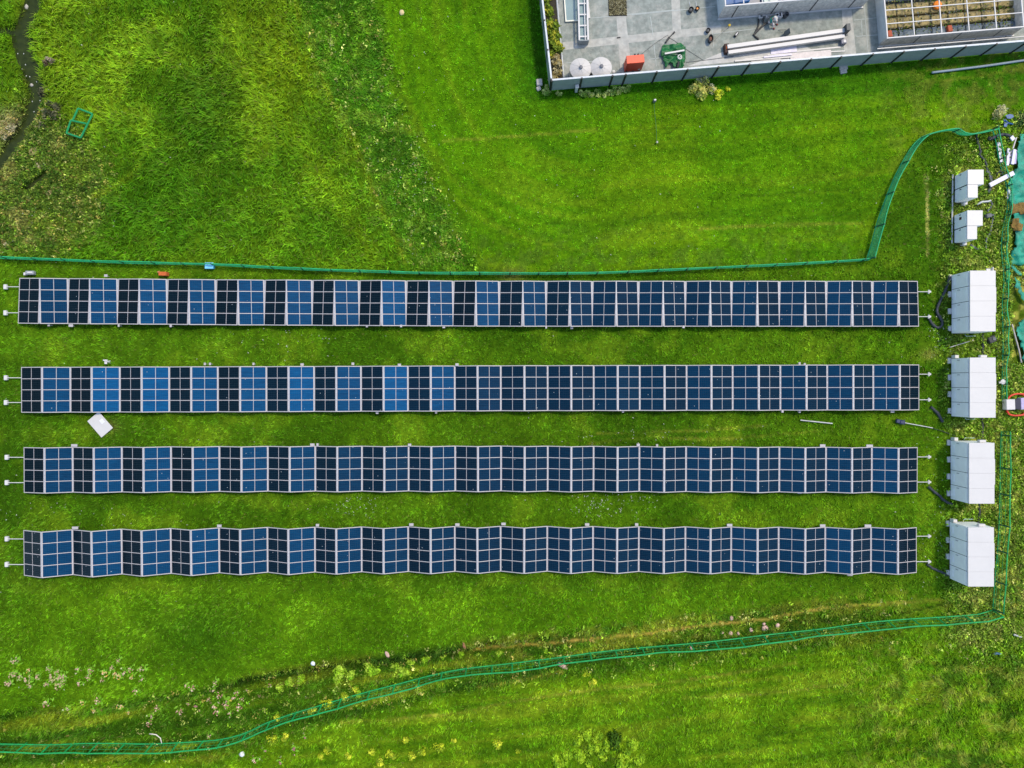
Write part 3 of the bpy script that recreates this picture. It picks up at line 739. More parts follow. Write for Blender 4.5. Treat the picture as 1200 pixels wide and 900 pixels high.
m.obj('body', M_LBLUE, t); MB().bbox((0, 0, .43), (.66, .48, .05), 0, .02).obj('lid', mat('pale blue lid', lin(120, 195, 225), .5), t)
t = thing('marker_stake', 'small white T-shaped stake above the left part of the second row', 'stake', G(129.5, 424))
m = MB(); m.tube([(0, -.1, 0), (0, 0, .75)], .035, 6); m.obj('pole', M_WHITE, t)
m = MB(); m.bbox((0, .1, .78), (.34, .1, .05), 0, .01); m.bbox((.2, .02, .72), (.34, .06, .05), R(8), .01); m.bbox((0, -.06, .7), (.2, .26, .04), 0, .01); m.obj('plate', M_WHITE, t)
o = MB().tube([G(938, 492.3, .2), G(975.5, 496.3, .2)], .045, 8).obj('metal_pole', mat('galvanised steel', (.5, .5, .48), .5)); tag(o, 'short bare metal pole lying on grass below the second row', 'pole')
t = thing('floodlight_pole', 'dark floodlight on a thin metal pole lying on the grass by the cabinets', 'floodlight', G(1055, 494.5))
b0 = G(1055, 494.5)
m = MB(); m.tube([G(1058, 495, .25) - b0, G(1093, 501.5, .15) - b0], .035, 8); m.obj('pole', mat('galvanised steel', (.5, .5, .48)), t)
NAVY = mat('navy housing', lin(45, 55, 85), .5)
m = MB(); m.bbox((0, 0, .25), (.44, .34, .3), R(-8), .08); m.bbox((-.3, .08, .25), (.3, .3, .2), R(-8), .04); m.obj('lamp_head', NAVY, t)
m = MB(); m.tube([(.2, .25, .3), (.16, -.25, .3)], .03, 6); m.obj('bracket', M_BLACK, t)
def pathtube(name, label, cat, pts, r, m, z=.12, n=7, step=.25, wob=0.0, group=None, ribs=False):
    rr = random.Random(len(pts) * 7 + int(pts[0][0]))
    pp = smooth_path([G(p[0], p[1], (p[2] if len(p) > 2 else z)) for p in pts], step)
    if wob: pp = [p + Vector((rr.uniform(-wob, wob), rr.uniform(-wob, wob), rr.uniform(0, wob * .5))) for p in pp]
    rad = [r * (1.15 if ribs and i % 3 == 0 else 1) for i in range(len(pp))]
    o = MB().tube(pp, rad, n).obj(name, m, smooth=True); return tag(o, label, cat, group)
pathtube('black_cable', 'thin dark cable from fallen floodlight pole towards third cabinet', 'cable', [(1093, 502), (1104, 505), (1113, 508.5), (1121, 511)], .03, M_BLACK)
pathtube('corrugated_hose', 'thick black hose looping from topmost panel row up to first large cabinet', 'hose', [(1088.5, 372, .2), (1092, 379), (1099, 384), (1104, 381), (1104, 376), (1099, 368), (1098, 362), (1103, 350), (1109, 337), (1113, 324)], .1, M_HOSE, .15, 9, .18, .01, None, True)
pathtube('corrugated_hose', 'short black mottled hose piece between second panel row and its cabinet', 'hose', [(1091, 477), (1096, 481), (1101, 488), (1105, 494)], .11, M_HOSE, .12, 8, .2, .03, None, True)
pathtube('corrugated_hose', 'black hose running from third panel row down to its cabinet', 'hose', [(1088, 570), (1096, 577), (1104, 584), (1110, 589), (1116, 591)], .1, M_HOSE, .12, 8, .2, .03, None, True)
pathtube('corrugated_hose', 'black hose running from bottom panel row to the lowest cabinet', 'hose', [(1086, 661), (1093, 666), (1102, 670), (1111, 675)], .09, M_HOSE, .1, 8, .2, .03, None, True)
for a, b_, l in ((391, 421, 'black pipe joining the first and second large cabinets'), (486, 519, 'black pipe joining the second and third large cabinets'), (583, 614, 'black pipe joining the third and lowest large cabinets')):
    x = 1138.5 + 12.5 if a < 400 else (1138.5 + 12 if a < 500 else 1147)
    pathtube('black_pipe', l, 'pipe', [(x, a), (x + .8, (a + b_) / 2), (x - .6, b_)], .1, M_BLACK, .1)
pathtube('white_rod', 'thin white rod lying below the first large cabinet', 'rod', [(1113, 407), (1126, 403), (1141, 398.5)], .03, M_WHITE, .2)
t = thing('speaker_box', 'small black box with round face beside first black pipe', 'box', G(1159.5, 398), R(25))
MB().bbox((0, 0, .22), (.6, .5, .4), 0, .05).obj('body', M_BLACK, t)
MB().lathe([(.13, 0), (.15, .02), (.12, .05), (.02, .03)], (.12, 0, .42), 14).obj('dial', M_GREYHOSE, t)
t = thing('white_cap_post', 'small white capped post right of the second large cabinet', 'post', G(1170, 447.5))
MB().tube([(0, 0, 0), (0, 0, .5)], .06, 8).obj('post', M_WHITE, t); m = MB(); m.lathe([(.1, 0), (.2, .04), (.2, .1), (.05, .16)], (.03, 0, .46), 12); m.bbox((-.16, -.05, .5), (.2, .14, .08), .2, .02); m.obj('cap', M_WHITE, t)

# ------------------------------------------------------------------ large cabinets
def cabinet(x0, y0, x1, y1, label, flip=False):
    a, b_ = P(x0, y1), P(x1, y0)     # SW, NE
    w, d, h = b_.x - a.x, b_.y - a.y, 2.57
    root = thing('battery_cabinet', label, 'cabinet', (a.x, a.y, 0), 0, 'row of large white cabinets')
    MB().box((w / 2 + .01, d / 2, .16 + (h - .24) / 2), (w - .06, d - .02, h - .24)).obj('body', M_DOOR, root)
    # roof: slightly proud tray with four sheets
    m = MB(); n = 4
    for k in range(n):
        m.bbox((w / 2, d * (k + .5) / n, h - .04), (w + .02, d / n - .006, .08), 0, .006)
    m.obj('roof', M_CAB, root)
    MB().bbox((w + .05, d * .52, h - .14), (.14, d * .42, .1), 0, .02).obj('roof_vent', M_CAB, root)
    for k in range(n):
        dd = d / n
        m = MB(); m.bbox((-.012, dd * (k + .5), 1.28), (.04, dd - .03, 2.16), 0, .008)
        m.box((-.037, dd * (k + .5), 2.1), (.012, dd * .72, .02))
        door = m.obj('door', M_DOOR, root)
        h_ = MB(); h_.bbox((-.06, dd * (k + .86), 1.2), (.05, .05, .3), 0, .01); h_.obj('handle', M_HINGE, door)
        v_ = MB()
        for q in range(5): v_.box((-.036, dd * (k + .5), .5 + q * .06), (.012, dd * .5, .022))
        v_.obj('louvre', M_DOOR, door)
    # dark joint strips behind the doors and long skid with feet
    g = MB()
    for k in range(1, n): g.box((-.015, d * k / n, 1.28), (.024, .034, 2.2))
    g.obj('door_gap', M_GAP, root)
    MB().box((w / 2, d / 2, .08), (w - .1, d - .1, .14)).obj('skid', M_GAP, root)
    fm = MB().bbox((0, 0, .07), (.26, .44, .14), 0, .02).mesh('foot', M_WHITE)
    for k in range(4): linkobj('foot', fm, root, (-.12, d * (.06 + .29 * k) + .15, 0))
    m = MB()
    e = d + .1 if flip else -.1
    m.tube([(w * .5, e * 1.0, .3), (w * .55, e + (.12 if flip else -.12), .3), (w * .95, e + (.1 if flip else -.1), .25)], .03, 6)
    m.obj('conduit', mat('pale green conduit', lin(160, 185, 165), .5), root)
    if y0 > 400:
        b2 = MB(); b2.bbox((.12, d + .14, .45), (.3, .24, .5), 0, .02); b2.obj('terminal_box', M_CAB, root)
        b3 = MB(); b3.bbox((w * .62, d + .1, 2.2), (.5, .2, .3), 0, .03); b3.obj('cable_hood', M_CAB, root)
    else:
        b2 = MB(); b2.bbox((w - .06, d + .14, 2.3), (.08, .3, .2), 0, .02); b2.bbox((w - .3, d + .1, 2.2), (.34, .2, .05), 0, .02); b2.obj('cable_hood', M_CAB, root)
    return root
cabinet(1114, 322.7, 1142.4, 391, 'first large white cabinet from the top, level with the topmost panel row')
cabinet(1113.7, 420.3, 1142.4, 487.8, 'large white cabinet level with the second panel row, beside the red framed cart')
cabinet(1112.9, 516, 1141.1, 584.3, 'large white cabinet level with the third panel row', True)
cabinet(1111.8, 610.8, 1140.5, 677.3, 'lowest large white cabinet, in the corner of the green net', True)

def small_cab(x0, ya, yb, yc, x1, x2, label, vent):
    h = 1.78
    a = P(x0, yc); root = thing('utility_cabinet', label, 'cabinet', (a.x, a.y, 0), 0, 'pair of small white cabinets')
    big = P(x1, ya) - P(x0, yb); sm = P(x2, yb) - P(x0, yc)
    y1 = sm.y
    m = MB(); m.box((big.x / 2, y1 + big.y / 2, .08 + (h - .14) / 2), (big.x - .04, big.y - .03, h - .16)); m.obj('tall_cupboard', M_DOOR, root)
    m = MB(); m.box((sm.x / 2, sm.y / 2, .08 + (h - .14) / 2), (sm.x - .04, sm.y - .03, h - .16)); m.obj('side_cupboard', M_DOOR, root)
    m = MB(); m.bbox((big.x / 2, y1 + big.y / 2, h - .03), (big.x + .02, big.y - .01, .07), 0, .015); m.bbox((sm.x / 2, sm.y / 2, h - .035), (sm.x + .02, sm.y - .012, .07), 0, .015); m.obj('roof', M_CAB, root)
    for yy, dd in ((y1 + big.y / 2, big.y), (sm.y / 2, sm.y)):
        m = MB(); m.bbox((-.01, yy, .88), (.04, dd - .08, 1.5), 0, .008); dr = m.obj('door', M_DOOR, root)
        MB().bbox((-.05, yy + dd * .35, .9), (.04, .05, .2), 0, .01).obj('handle', M_BLACK, dr)
    m = MB(); m.box((-.01, y1, .9), (.03, .04, 1.6)); m.obj('door_gap', M_GAP, root)
    if vent:
        MB().bbox((-.04, y1 + big.y * .62, .95), (.05, .2, .26), 0, .01).obj('vent', mat('rust vent', lin(70, 40, 30), .7), root)
    m = MB(); m.bbox((sm.x * .8, -.1, .3), (.3, .22, .4), 0, .03); m.tube([(sm.x * .8, -.22, .3), (sm.x * .8, -.26, .3)], .07, 8); m.obj('meter_box', M_WHITE, root)
small_cab(1118.4, 206.1, 223.2, 238.2, 1136.3, 1129.6, 'upper of two small white cabinets on a rail, by the bent hose', False)
small_cab(1117.8, 252.4, 270, 285.4, 1135.2, 1128.8, 'lower of two small white cabinets, with a rusty vent on its side', True)
m = MB(); a, b_ = P(1116.6, 204.5, .1), P(1115.6, 285.5, .1); m.tube([a, (a + b_) / 2, b_], .06, 4)
tag(m.obj('base_rail', M_WHITE), 'long white base rail along the left side of both small cabinets', 'rail')

# ------------------------------------------------------------------ junk along the right edge
pathtube('corrugated_hose', 'long dark grey hose snaking from the green net to the upper small cabinet', 'hose', [(1144.5, 158), (1146, 168), (1149, 178), (1147, 181), (1153, 187), (1156, 194), (1156, 202)], .075, M_GREYHOSE if False else M_HOSE, .12, 8, .2, .03, None, True)
pathtube('corrugated_hose', 'bundle of grey hose behind the upper small cabinet', 'hose', [(1155, 200), (1159, 206), (1162, 214), (1160, 222), (1157, 226)], .1, M_GREYHOSE, .15, 8, .2, .05, None, True)
pathtube('corrugated_hose', 'thin black hose beside the grey hose bundle', 'hose', [(1158, 199), (1162, 210), (1159, 218), (1160, 226)], .07, M_HOSE, .16, 8, .2, .04)
pathtube('drain_pipe', 'pale bent pipe lying right of the gap between small cabinets', 'pipe', [(1145, 239.5), (1151, 236.5), (1158, 236), (1161, 235)], .075, mat('pale conduit', (.5, .52, .5), .6), .25)
pathtube('corrugated_hose', 'grey hose right of the lower small cabinet', 'hose', [(1161, 236), (1163, 240), (1158, 246), (1157, 250)], .075, M_GREYHOSE, .15)
pathtube('corrugated_hose', 'long grey hose trailing down towards the first large cabinet', 'hose', [(1166, 254), (1162, 260), (1161, 270), (1156, 280), (1155, 292)], .07, M_GREYHOSE, .15, 8, .2, .04, None, True)
pathtube('drain_pipe', 'short grey pipe below the lower small cabinet', 'pipe', [(1137, 287), (1141, 290), (1147, 292)], .1, M_GREYHOSE, .12)
t = thing('conduit_box', 'grey box at the back of the lower small cabinet', 'box', G(1155, 254)); MB().bbox((0, 0, .25), (.4, .3, .5), .2, .03).obj('body', M_GREYHOSE, t); MB().tube([(.1, 0, .3), (.5, .1, .2)], .08, 7).obj('spout', M_GREYHOSE, t)
def plank(x0, y0, x1, y1, w, label, m=M_WHITE, z=.2, th=.08, name='plank', dz=0.0):
    a, b_ = G(x0, y0, z), G(x1, y1, z + dz); c = (a + b_) / 2; d = b_ - a
    o = MB().bbox((0, 0, 0), (d.length, w, th), 0, .012).obj(name, m); o.location = c; o.rotation_euler = (0, -math.asin(max(-1, min(1, d.z / d.length))), math.atan2(d.y, d.x)); return tag(o, label, 'plank')
LIL = mat('faded white board', lin(214, 208, 220), .6)
plank(1170, 167, 1173.5, 190, .24, 'narrow white plank standing left in the junk heap beside the teal net', LIL)
plank(1182, 174, 1180.5, 194, .2, 'pale plank second from the left in the heap by the teal net', LIL, .25)
plank(1184.5, 175, 1184, 192, .3, 'lilac grey board between the white planks at the teal net', M_PURPLE, .2)
plank(1189, 175, 1186.5, 192.5, .22, 'white plank resting right of the lilac grey board', LIL, .36)
plank(1190.5, 176, 1189, 192, .2, 'rightmost pale plank of the heap touching the teal net', M_PURPLE, .3)
plank(1191, 161, 1187, 174, .1, 'thin silver bar standing above the white planks', M_FRAME, .4)
plank(1160, 217, 1188, 202.5, .33, 'long white board lying across the net edge beside the upper small cabinet', LIL, .5, .1)
plank(1182, 222, 1182, 233, .22, 'short pale blue white panel on the edge of the teal net', LIL, .3)
plank(1185, 160, 1188, 164, .3, 'small white square offcut above the plank heap', LIL, .5)
t = thing('broken_chair', 'folded blue chair with spread wings beside the dry round bush', 'chair', G(1180, 141))
m = MB()
def slab(mb, pts, z, th):
    mb.prism([(p - G(1180, 141)).to_2d() for p in [G(*q) for q in pts]], z, z + th)
slab(m, [(1175, 137), (1180, 135.5), (1184, 136.5), (1184.5, 139), (1181, 141), (1177, 140.5)], .3, .06); m.obj('seat', M_BLUE, t)
m = MB(); slab(m, [(1174.5, 141), (1176, 141), (1179, 146), (1177, 150), (1174, 149.5)], .25, .06); m.obj('backrest', M_BLUE, t)
m = MB(); m.tube([G(1176, 141, .28) - t.location, G(1181, 144, .25) - t.location, G(1187, 145.5, .15) - t.location], .06, 6); m.tube([G(1176, 140, .28) - t.location, G(1181, 143, .4) - t.location], .04, 6); m.obj('leg', M_BLUE, t)
for x0, y0, x1, y1, l in ((1161, 163, 1176, 157.5, 'dark curved pipe between green net corner and dry weeds'), (1176, 157.5, 1186, 161.5, 'dark metal bracket right of the curved pipe')):
    pathtube('black_pipe', l, 'pipe', [(x0, y0), ((x0 + x1) / 2, (y0 + y1) / 2 - 1.2), (x1, y1)], .12, M_HOSE, .25)
pathtube('wire_coil', 'dark coil of wire on the net below the white planks', 'coil', [(1168, 203), (1172, 200.5), (1176, 202), (1172, 205), (1168, 203.5)], .05, M_HOSE, .25)
pathtube('coil_ring', 'dark ring hooked on the net post near its corner', 'coil', [(1158, 162), (1160, 160.5), (1162, 162), (1160, 164), (1158, 162)], .07, M_BLACK, .4)
# teal debris netting, heaped and creased
def tealmat():
    m = mat('teal debris net', lin(26, 138, 112), .6, 0, .45, 1.6, stain=lin(90, 150, 125), stain_amt=.35, bump=.8, bscale=9); return m
def cloth(poly, name, label, cat, m, amp=.28, step=.12, base=.12, seed=1, th=.015):
    """creased sheet over a pixel polygon, with thickness"""
    ps = np.array(poly, float); x0, y0 = ps.min(0); x1, y1 = ps.max(0)
    xs = np.arange(x0, x1 + 1e-6, step * K); ysn = np.arange(y0, y1 + 1e-6, step * K)
    X, Y = np.meshgrid(xs, ysn)
    def inside(x, y):
        c = np.zeros_like(x, bool); n = len(poly)
        for i in range(n):
            xa, ya = poly[i]; xb, yb = poly[i - 1]
            k = ((ya > y) != (yb > y)); 
            with np.errstate(divide='ignore', invalid='ignore'):
                xi = (xb - xa) * (y - ya) / (yb - ya + 1e-12) + xa
            c ^= k & (x < xi)
        return c
    jx = X + (vnoise(X / 5, Y / 5, seed) - .5) * 3; jy = Y + (vnoise(X / 5 + 9, Y / 5, seed + 1) - .5) * 3
    rdg = 1 - np.abs(2 * fbm(X / 13, Y / 13, seed + 2, 3) - 1) * 1.8
    Z = height(X.ravel(), Y.ravel()).reshape(X.shape) + base + amp * np.clip(rdg, 0, 1) + amp * .5 * (fbm(X / 4, Y / 4, seed + 5, 2) - .5)
    nY, nX = X.shape; ii = np.arange(nX * nY).reshape(nY, nX)
    Fq = np.stack([ii[1:, :-1], ii[1:, 1:], ii[:-1, 1:], ii[:-1, :-1]], -1).reshape(-1, 4)
    cx = X.ravel()[Fq].mean(1); cy = Y.ravel()[Fq].mean(1); Fq = Fq[inside(cx, cy)]
    wx, wy = (jx.ravel() - 600) / K, (450 - jy.ravel()) / K
    me = bpy.data.meshes.new(name); me.from_pydata(np.stack([wx, wy, Z.ravel()], 1).tolist(), [], Fq.tolist()); me.update()
    used = np.unique(Fq); me.materials.append(m)
    import bmesh
    bm = bmesh.new(); bm.from_mesh(me); bmesh.ops.delete(bm, geom=[v for v in bm.verts if not v.link_faces], context='VERTS'); bm.to_mesh(me); bm.free()
    me.polygons.foreach_set('use_smooth', [True] * len(me.polygons))
    o = linkobj(name, me); md = o.modifiers.new('thick', 'SOLIDIFY'); md.thickness = th
    return tag(o, label, cat)
cloth([(1193, 158), (1240, 155), (1240, 308), (1200, 311), (1184, 312), (1183, 300), (1188, 285), (1186, 262), (1184, 248), (1179, 232), (1178, 215), (1188, 200), (1190, 175)], 'debris_net', 'large creased teal debris net spread on the ground right of the small cabinets', 'net', tealmat(), seed=61)
cloth([(1190, 378), (1188, 388), (1193, 400), (1196, 420), (1199, 432), (1240, 440), (1240, 372), (1200, 372)], 'debris_net', 'lower strip of teal debris net at the right edge above the red framed cart', 'net', tealmat(), seed=71)
cloth([(1182, 312), (1186, 312), (1194, 320), (1195, 323), (1190, 322), (1184, 317)], 'net_roll', 'short rolled end of teal net just under the large net', 'net', tealmat(), .1, .1, .3, 81)
cloth([(1186, 326), (1189, 327), (1196, 344), (1201, 350), (1204, 356), (1198, 354), (1190, 344), (1186, 334)], 'net_roll', 'long curved roll of teal net at the right edge', 'net', tealmat(), .1, .1, .3, 83)
cloth([(1176, 300), (1180, 296), (1182, 330), (1178, 332)], 'net_scrap', 'dark teal scrap of net caught in the weeds beside first large cabinet', 'net', M_NETD, .1, .1, .15, 85)
def mound(poly, name, label, cat, m, hgt, seed): return cloth(poly, name, label, cat, m, hgt, .1, .25, seed, .06)
mound([(1184, 240), (1204, 239), (1204, 252), (1185, 252), (1182, 246)], 'straw_heap', 'upper brown straw heap lying on the teal net', 'heap', M_HAY, .25, 91)
mound([(1184, 258), (1190, 257), (1195, 268), (1194, 273), (1184, 273), (1182, 266)], 'straw_heap', 'lower brown straw heap beside the net edge', 'heap', M_HAY, .25, 93)
# red framed hand cart
t = thing('hand_cart', 'hand cart with round red tube frame carrying white and black boxes', 'cart', G(1190, 474))
o0 = t.location
m = MB(); ring = [(1201, 462), (1192, 461.5), (1184, 464), (1180, 469)]; m.tube(smooth_path([G(x, y, .45) - o0 for x, y in ring], .15), .07, 8)
ring = [(1180, 480), (1182, 485), (1190, 487), (1204, 485.5)]; m.tube(smooth_path([G(x, y, .45) - o0 for x, y in ring], .15), .07, 8)
for x, y in ((1183, 466), (1182, 483), (1200, 463.5), (1200, 484.5)): p_ = G(x, y, .45) - o0; m.tube([p_, (p_.x, p_.y, -.03)], .04, 6)
m.obj('frame', M_RED, t)
m = MB(); m.bbox(G(1182.3, 474, .55) - o0, (.68, .8, .5), R(2), .03); m.obj('white_box', M_WHITE, t)
m = MB(); m.bbox(G(1190.8, 473.5, .55) - o0, (.42, .78, .44), R(2), .03); m.obj('black_box', mat('navy cell', lin(35, 38, 55), .4), t)
m = MB(); m.bbox(G(1196.2, 473, .55) - o0, (.28, .9, .5), R(2), .03); m.obj('lilac_box', M_PURPLE, t)
m = MB(); m.box(G(1190, 474, .27) - o0, (1.7, .7, .06)); m.obj('platform', M_GREYHOSE, t)
pathtube('metal_strip', 'pale bent strip edging lower teal net', 'strip', [(1186, 380), (1189, 392), (1194, 410), (1197, 425)], .06, M_STONE, .2)
pathtube('white_rod', 'short white rod in rough grass near bottom right corner of the net', 'rod', [(1188, 743.5), (1197, 746.5)], .07, M_WHITE, .2)
pathtube('blue_strip', 'small dark blue strip in the rough grass at lower right', 'strip', [(1164, 767), (1168, 765.5), (1173, 766.5)], .09, mat('dull blue', lin(60, 95, 120), .6), .2)
pathtube('white_twig', 'pale forked branch caught on lower green net at left', 'branch', [(175, 860), (183, 861), (188, 865), (189.5, 871)], .04, mat('bleached twig', (.6, .55, .45), .8), .7)

# ------------------------------------------------------------------ green net fences
def net_fence(name, label, pts, h, lean, mnet, post_step, spacing, sw, rope, post_m, sag=.06, seed=0, hgts=None):
    """pts: px path of the foot; lean: metres the top leans outwards (dx,dy world)"""
    rr = random.Random(seed)
    path = smooth_path([G(x, y) for x, y in pts], spacing)
    root = thing(name, label, 'net fence', path[0])
    o0 = path[0].copy()
    s = 0; S = [0]
    for i in range(1, len(path)): s += (path[i] - path[i - 1]).length; S.append(s)
    nposts = int(s / post_step) + 1
    tops = []
    ph = [h * rr.uniform(.9, 1.08) for _ in range(nposts + 2)]; pl = [rr.uniform(.4, 1.5) for _ in range(nposts + 2)]
    for i, p in enumerate(path):
        d = path[min(i + 1, len(path) - 1)] - path[max(i - 1, 0)]; d.z = 0; d.normalize()
        nrm = Vector((-d.y, d.x, 0))
        k = S[i] / post_step; k0 = int(k); f = k - k0
        hh = ph[k0] * (1 - f) + ph[k0 + 1] * f - sag * 4 * f * (1 - f)
        l = (pl[k0] * (1 - f) + pl[k0 + 1] * f) * lean
        tops.append(p + nrm * l + Vector((0, 0, hh)))
    m = MB()
    def strand(a, b_, w):
        d = (b_ - a)
        if d.length < 1e-6: return
        d.normalize(); u = d.cross(Vector((0, 0, 1)) if abs(d.z) < .9 else Vector((1, 0, 0))).normalized() * w / 2; v = d.cross(u)
        vs = []
        for p in (a, b_):
            for k in range(3):
                t = 2 * math.pi * k / 3; vs.append(p + u * math.cos(t) + v.normalized() * (w / 2) * math.sin(t) - o0)
        m.add(vs, [(0, 1, 4, 3), (1, 2, 5, 4), (2, 0, 3, 5)])
    for i, (a, b_) in enumerate(zip(path, tops)): strand(a + Vector((0, 0, .03)), b_, sw)
    nrow = max(3, int(h / spacing))
    for j in range(1, nrow):
        f = j / nrow
        for i in range(0, len(path) - 1):
            strand(path[i] * (1 - f) + tops[i] * f, path[i + 1] * (1 - f) + tops[i + 1] * f, sw)
    m.obj('net', mnet, root)
    MB().tube([p - o0 for p in tops[::2] + tops[-1:]], rope, 6).obj('top_rope', mnet, root, True)
    MB().tube([p - o0 + Vector((0, 0, .26)) for p in path[::2] + path[-1:]], rope * .9, 6).obj('bottom_rope', mnet, root, True)
    j = 0
    for k in range(nposts):
        while j < len(S) - 1 and S[j] < k * post_step: j += 1
        b0, tp = path[j] - o0, tops[j] - o0
        pm = MB(); pm.tube([b0 + Vector((0, 0, -.1)), tp + Vector((0, 0, .06))], .058, 6)
        q = pm.obj('post', post_m, root)
    return root
UP1 = [(-60, 302), (0, 303.5), (60, 305.5), (120, 308), (160, 309.5), (240, 311), (300, 314), (360, 317), (480, 321), (560, 322), (640, 322), (690, 321.5), (760, 319), (840, 315), (920, 311.5), (1009, 306), (1014, 305)]
net_fence('net_fence', 'green net fence running above the topmost panel row from the left edge', UP1, .85, .05, M_NETD, 2.3, .17, .03, .04, M_POSTG, seed=1)
UP2 = [(1014, 304), (1019, 288), (1026, 262), (1036, 234), (1045, 212), (1054, 194), (1066, 174), (1076, 163.5), (1088, 158), (1104, 154.5), (1114, 154), (1122, 158), (1132, 159), (1143, 157), (1152, 155), (1159, 153)]
net_fence('net_fence', 'sagging green net fence curving across lawn up to the junk heap', UP2, 1.2, -.16, M_NETD, 2.6, .12, .034, .045, M_POSTG, .12, 2)
UP3 = [(1160, 153), (1163, 160), (1166, 175), (1168, 188), (1172, 202), (1176, 215), (1178, 228), (1178, 245), (1174, 262), (1171, 285), (1172, 305), (1174, 330), (1172, 360), (1173, 400), (1172, 440), (1172, 470)]
net_fence('net_fence', 'slack green net fence lost in weeds behind the cabinets', UP3, .8, .16, M_NETD, 2.2, .26, .035, .045, M_POSTG, .2, 3)
LOW = [(-60, 869), (0, 870), (60, 871), (100, 869.5), (140, 869.5), (180, 870), (230, 867.5), (262, 864.5), (290, 857), (310, 847), (340, 836), (370, 827), (400, 818), (440, 807), (470, 799.5), (500, 791.5), (540, 783), (600, 776), (660, 768.5), (700, 763), (760, 757), (830, 751), (900, 742.5), (960, 736), (1010, 729), (1060, 724.5), (1110, 721.5), (1150, 718), (1161, 714)]
net_fence('net_fence', 'long green net fence winding along the lower bank with see-through mesh', LOW, 1.5, -.16, M_NET, 1.95, .45, .022, .058, M_NET, .05, 4)
LOWR = [(1161, 713), (1162, 700), (1163.5, 680), (1166, 650), (1168, 620), (1169, 590), (1169.5, 560), (1170, 530), (1171, 505)]
net_fence('net_fence', 'green net fence going up right of the two lowest cabinets', LOWR, 1.3, -.14, M_NET, 2.2, .34, .026, .052, M_POSTG, .05, 5)

# teal double frame on the long grass
t = thing('tube_frame', 'green two-bay tube frame lying on the long grass by the stream', 'frame', G(93, 144))
o0 = t.location
m = MB(); z = .45
A_, B_, C_, D_, E_, F_ = [G(*q, z) - o0 for q in ((91.5, 127), (108.5, 133.5), (94.5, 161.5), (78, 156), (83, 141), (101.5, 145))]
for s_ in ((A_, B_), (B_, C_), (A_, G(85, 141.5, z) - o0), (G(85, 141.5, z) - o0, F_)): m.tube(s_, .075, 6)
m.obj('upper_bay', M_TEAL, t)
m = MB()
for s_ in ((C_, D_), (D_, E_), (E_, G(85, 141.5, z) - o0)): m.tube(s_, .075, 6)
m.obj('lower_bay', M_TEAL, t)

# ------------------------------------------------------------------ paved yard
SA = math.atan2(46, 555)
def conc():
    return mat('worn concrete', lin(132, 138, 130), .85, 0, .3, 2.2, bump=.4, bscale=30, stain=lin(172, 170, 160), stain_amt=.75)
yardpoly = [(661.5, 103), (1300, 50), (1300, -300), (626, -300)]
m = MB(); m.prism([P(x, y).to_2d() for x, y in yardpoly], -.1, .05); tag(m.obj('concrete_yard', conc()), kind='structure')
strip_m = mat('pale concrete strip', lin(168, 167, 158), .85, 0, .22, 2.5, stain=lin(150, 155, 152), stain_amt=.5)
def strip(name, pts, z, m=None):
    mm = MB(); mm.add([P(x, y, 0) * 1 + Vector((0, 0, z)) for x, y in pts], [tuple(range(len(pts)))])
    o = mm.obj(name, m or strip_m)
    if o.data.polygons[0].normal.z < 0: o.data.flip_normals()
    return tag(o, kind='structure')
strip('concrete_path', [(660, 59), (845, 39), (845, 30), (659, 50)], .054)
strip('concrete_path', [(722, 19), (733, 18), (741, 92), (728, 95)], .058)
strip('concrete_path', [(784, -60), (794, -60), (798, 36), (788, 37)], .058)
strip('concrete_path', [(986, 8), (997, 7), (1003, 64), (989, 66)], .054)
strip('concrete_path', [(806, 78), (960, 64), (940, 52), (850, 60)], .062, mat('dusty concrete', lin(186, 184, 178), .85, 0, .14, 2, stain=lin(150, 156, 154), stain_amt=.7))
jm = mat('joint line pale', lin(168, 174, 168), .8)
for a, b_ in (((690, 22), (790, 12)), ((740, 18), (838, 8)), ((762, 20), (765, 42)), ((1000, 24), (1030, 21)), ((1003, 43), (1032, 41)), ((1012, 3), (1017, 63)), ((1009, 24), (1010, 43)), ((700, 72), (652 + 12, 74)), ((834, 34), (836, 55)), ((836, 40), (886, 34)), ((760, 70), (775, 68)), ((766, 52), (769, 78))):
    pa, pb = P(*a), P(*b_); d = (pb - pa).normalized(); nn_ = Vector((-d.y, d.x, 0)) * .025
    mm = MB(); mm.add([pa + nn_, pa - nn_, pb - nn_, pb + nn_], [(0, 1, 2, 3)]); o = mm.obj('paving_joint', jm); o.location.z = .066
    if o.data.polygons[0].normal.z < 0: o.data.flip_normals()
    tag(o, kind='structure')
# planting strip inside the west fence
strip('planting_strip', [(647, 101), (661, 99), (653, 6), (646, -60), (625, -60), (634, 6)], .02, M_SOIL)
m = MB(); m.tube([P(661.3, 99, .08), P(652.5, 0, .08), P(646.8, -60, .08)], .06, 4); tag(m.obj('kerb', M_CAP), kind='structure')

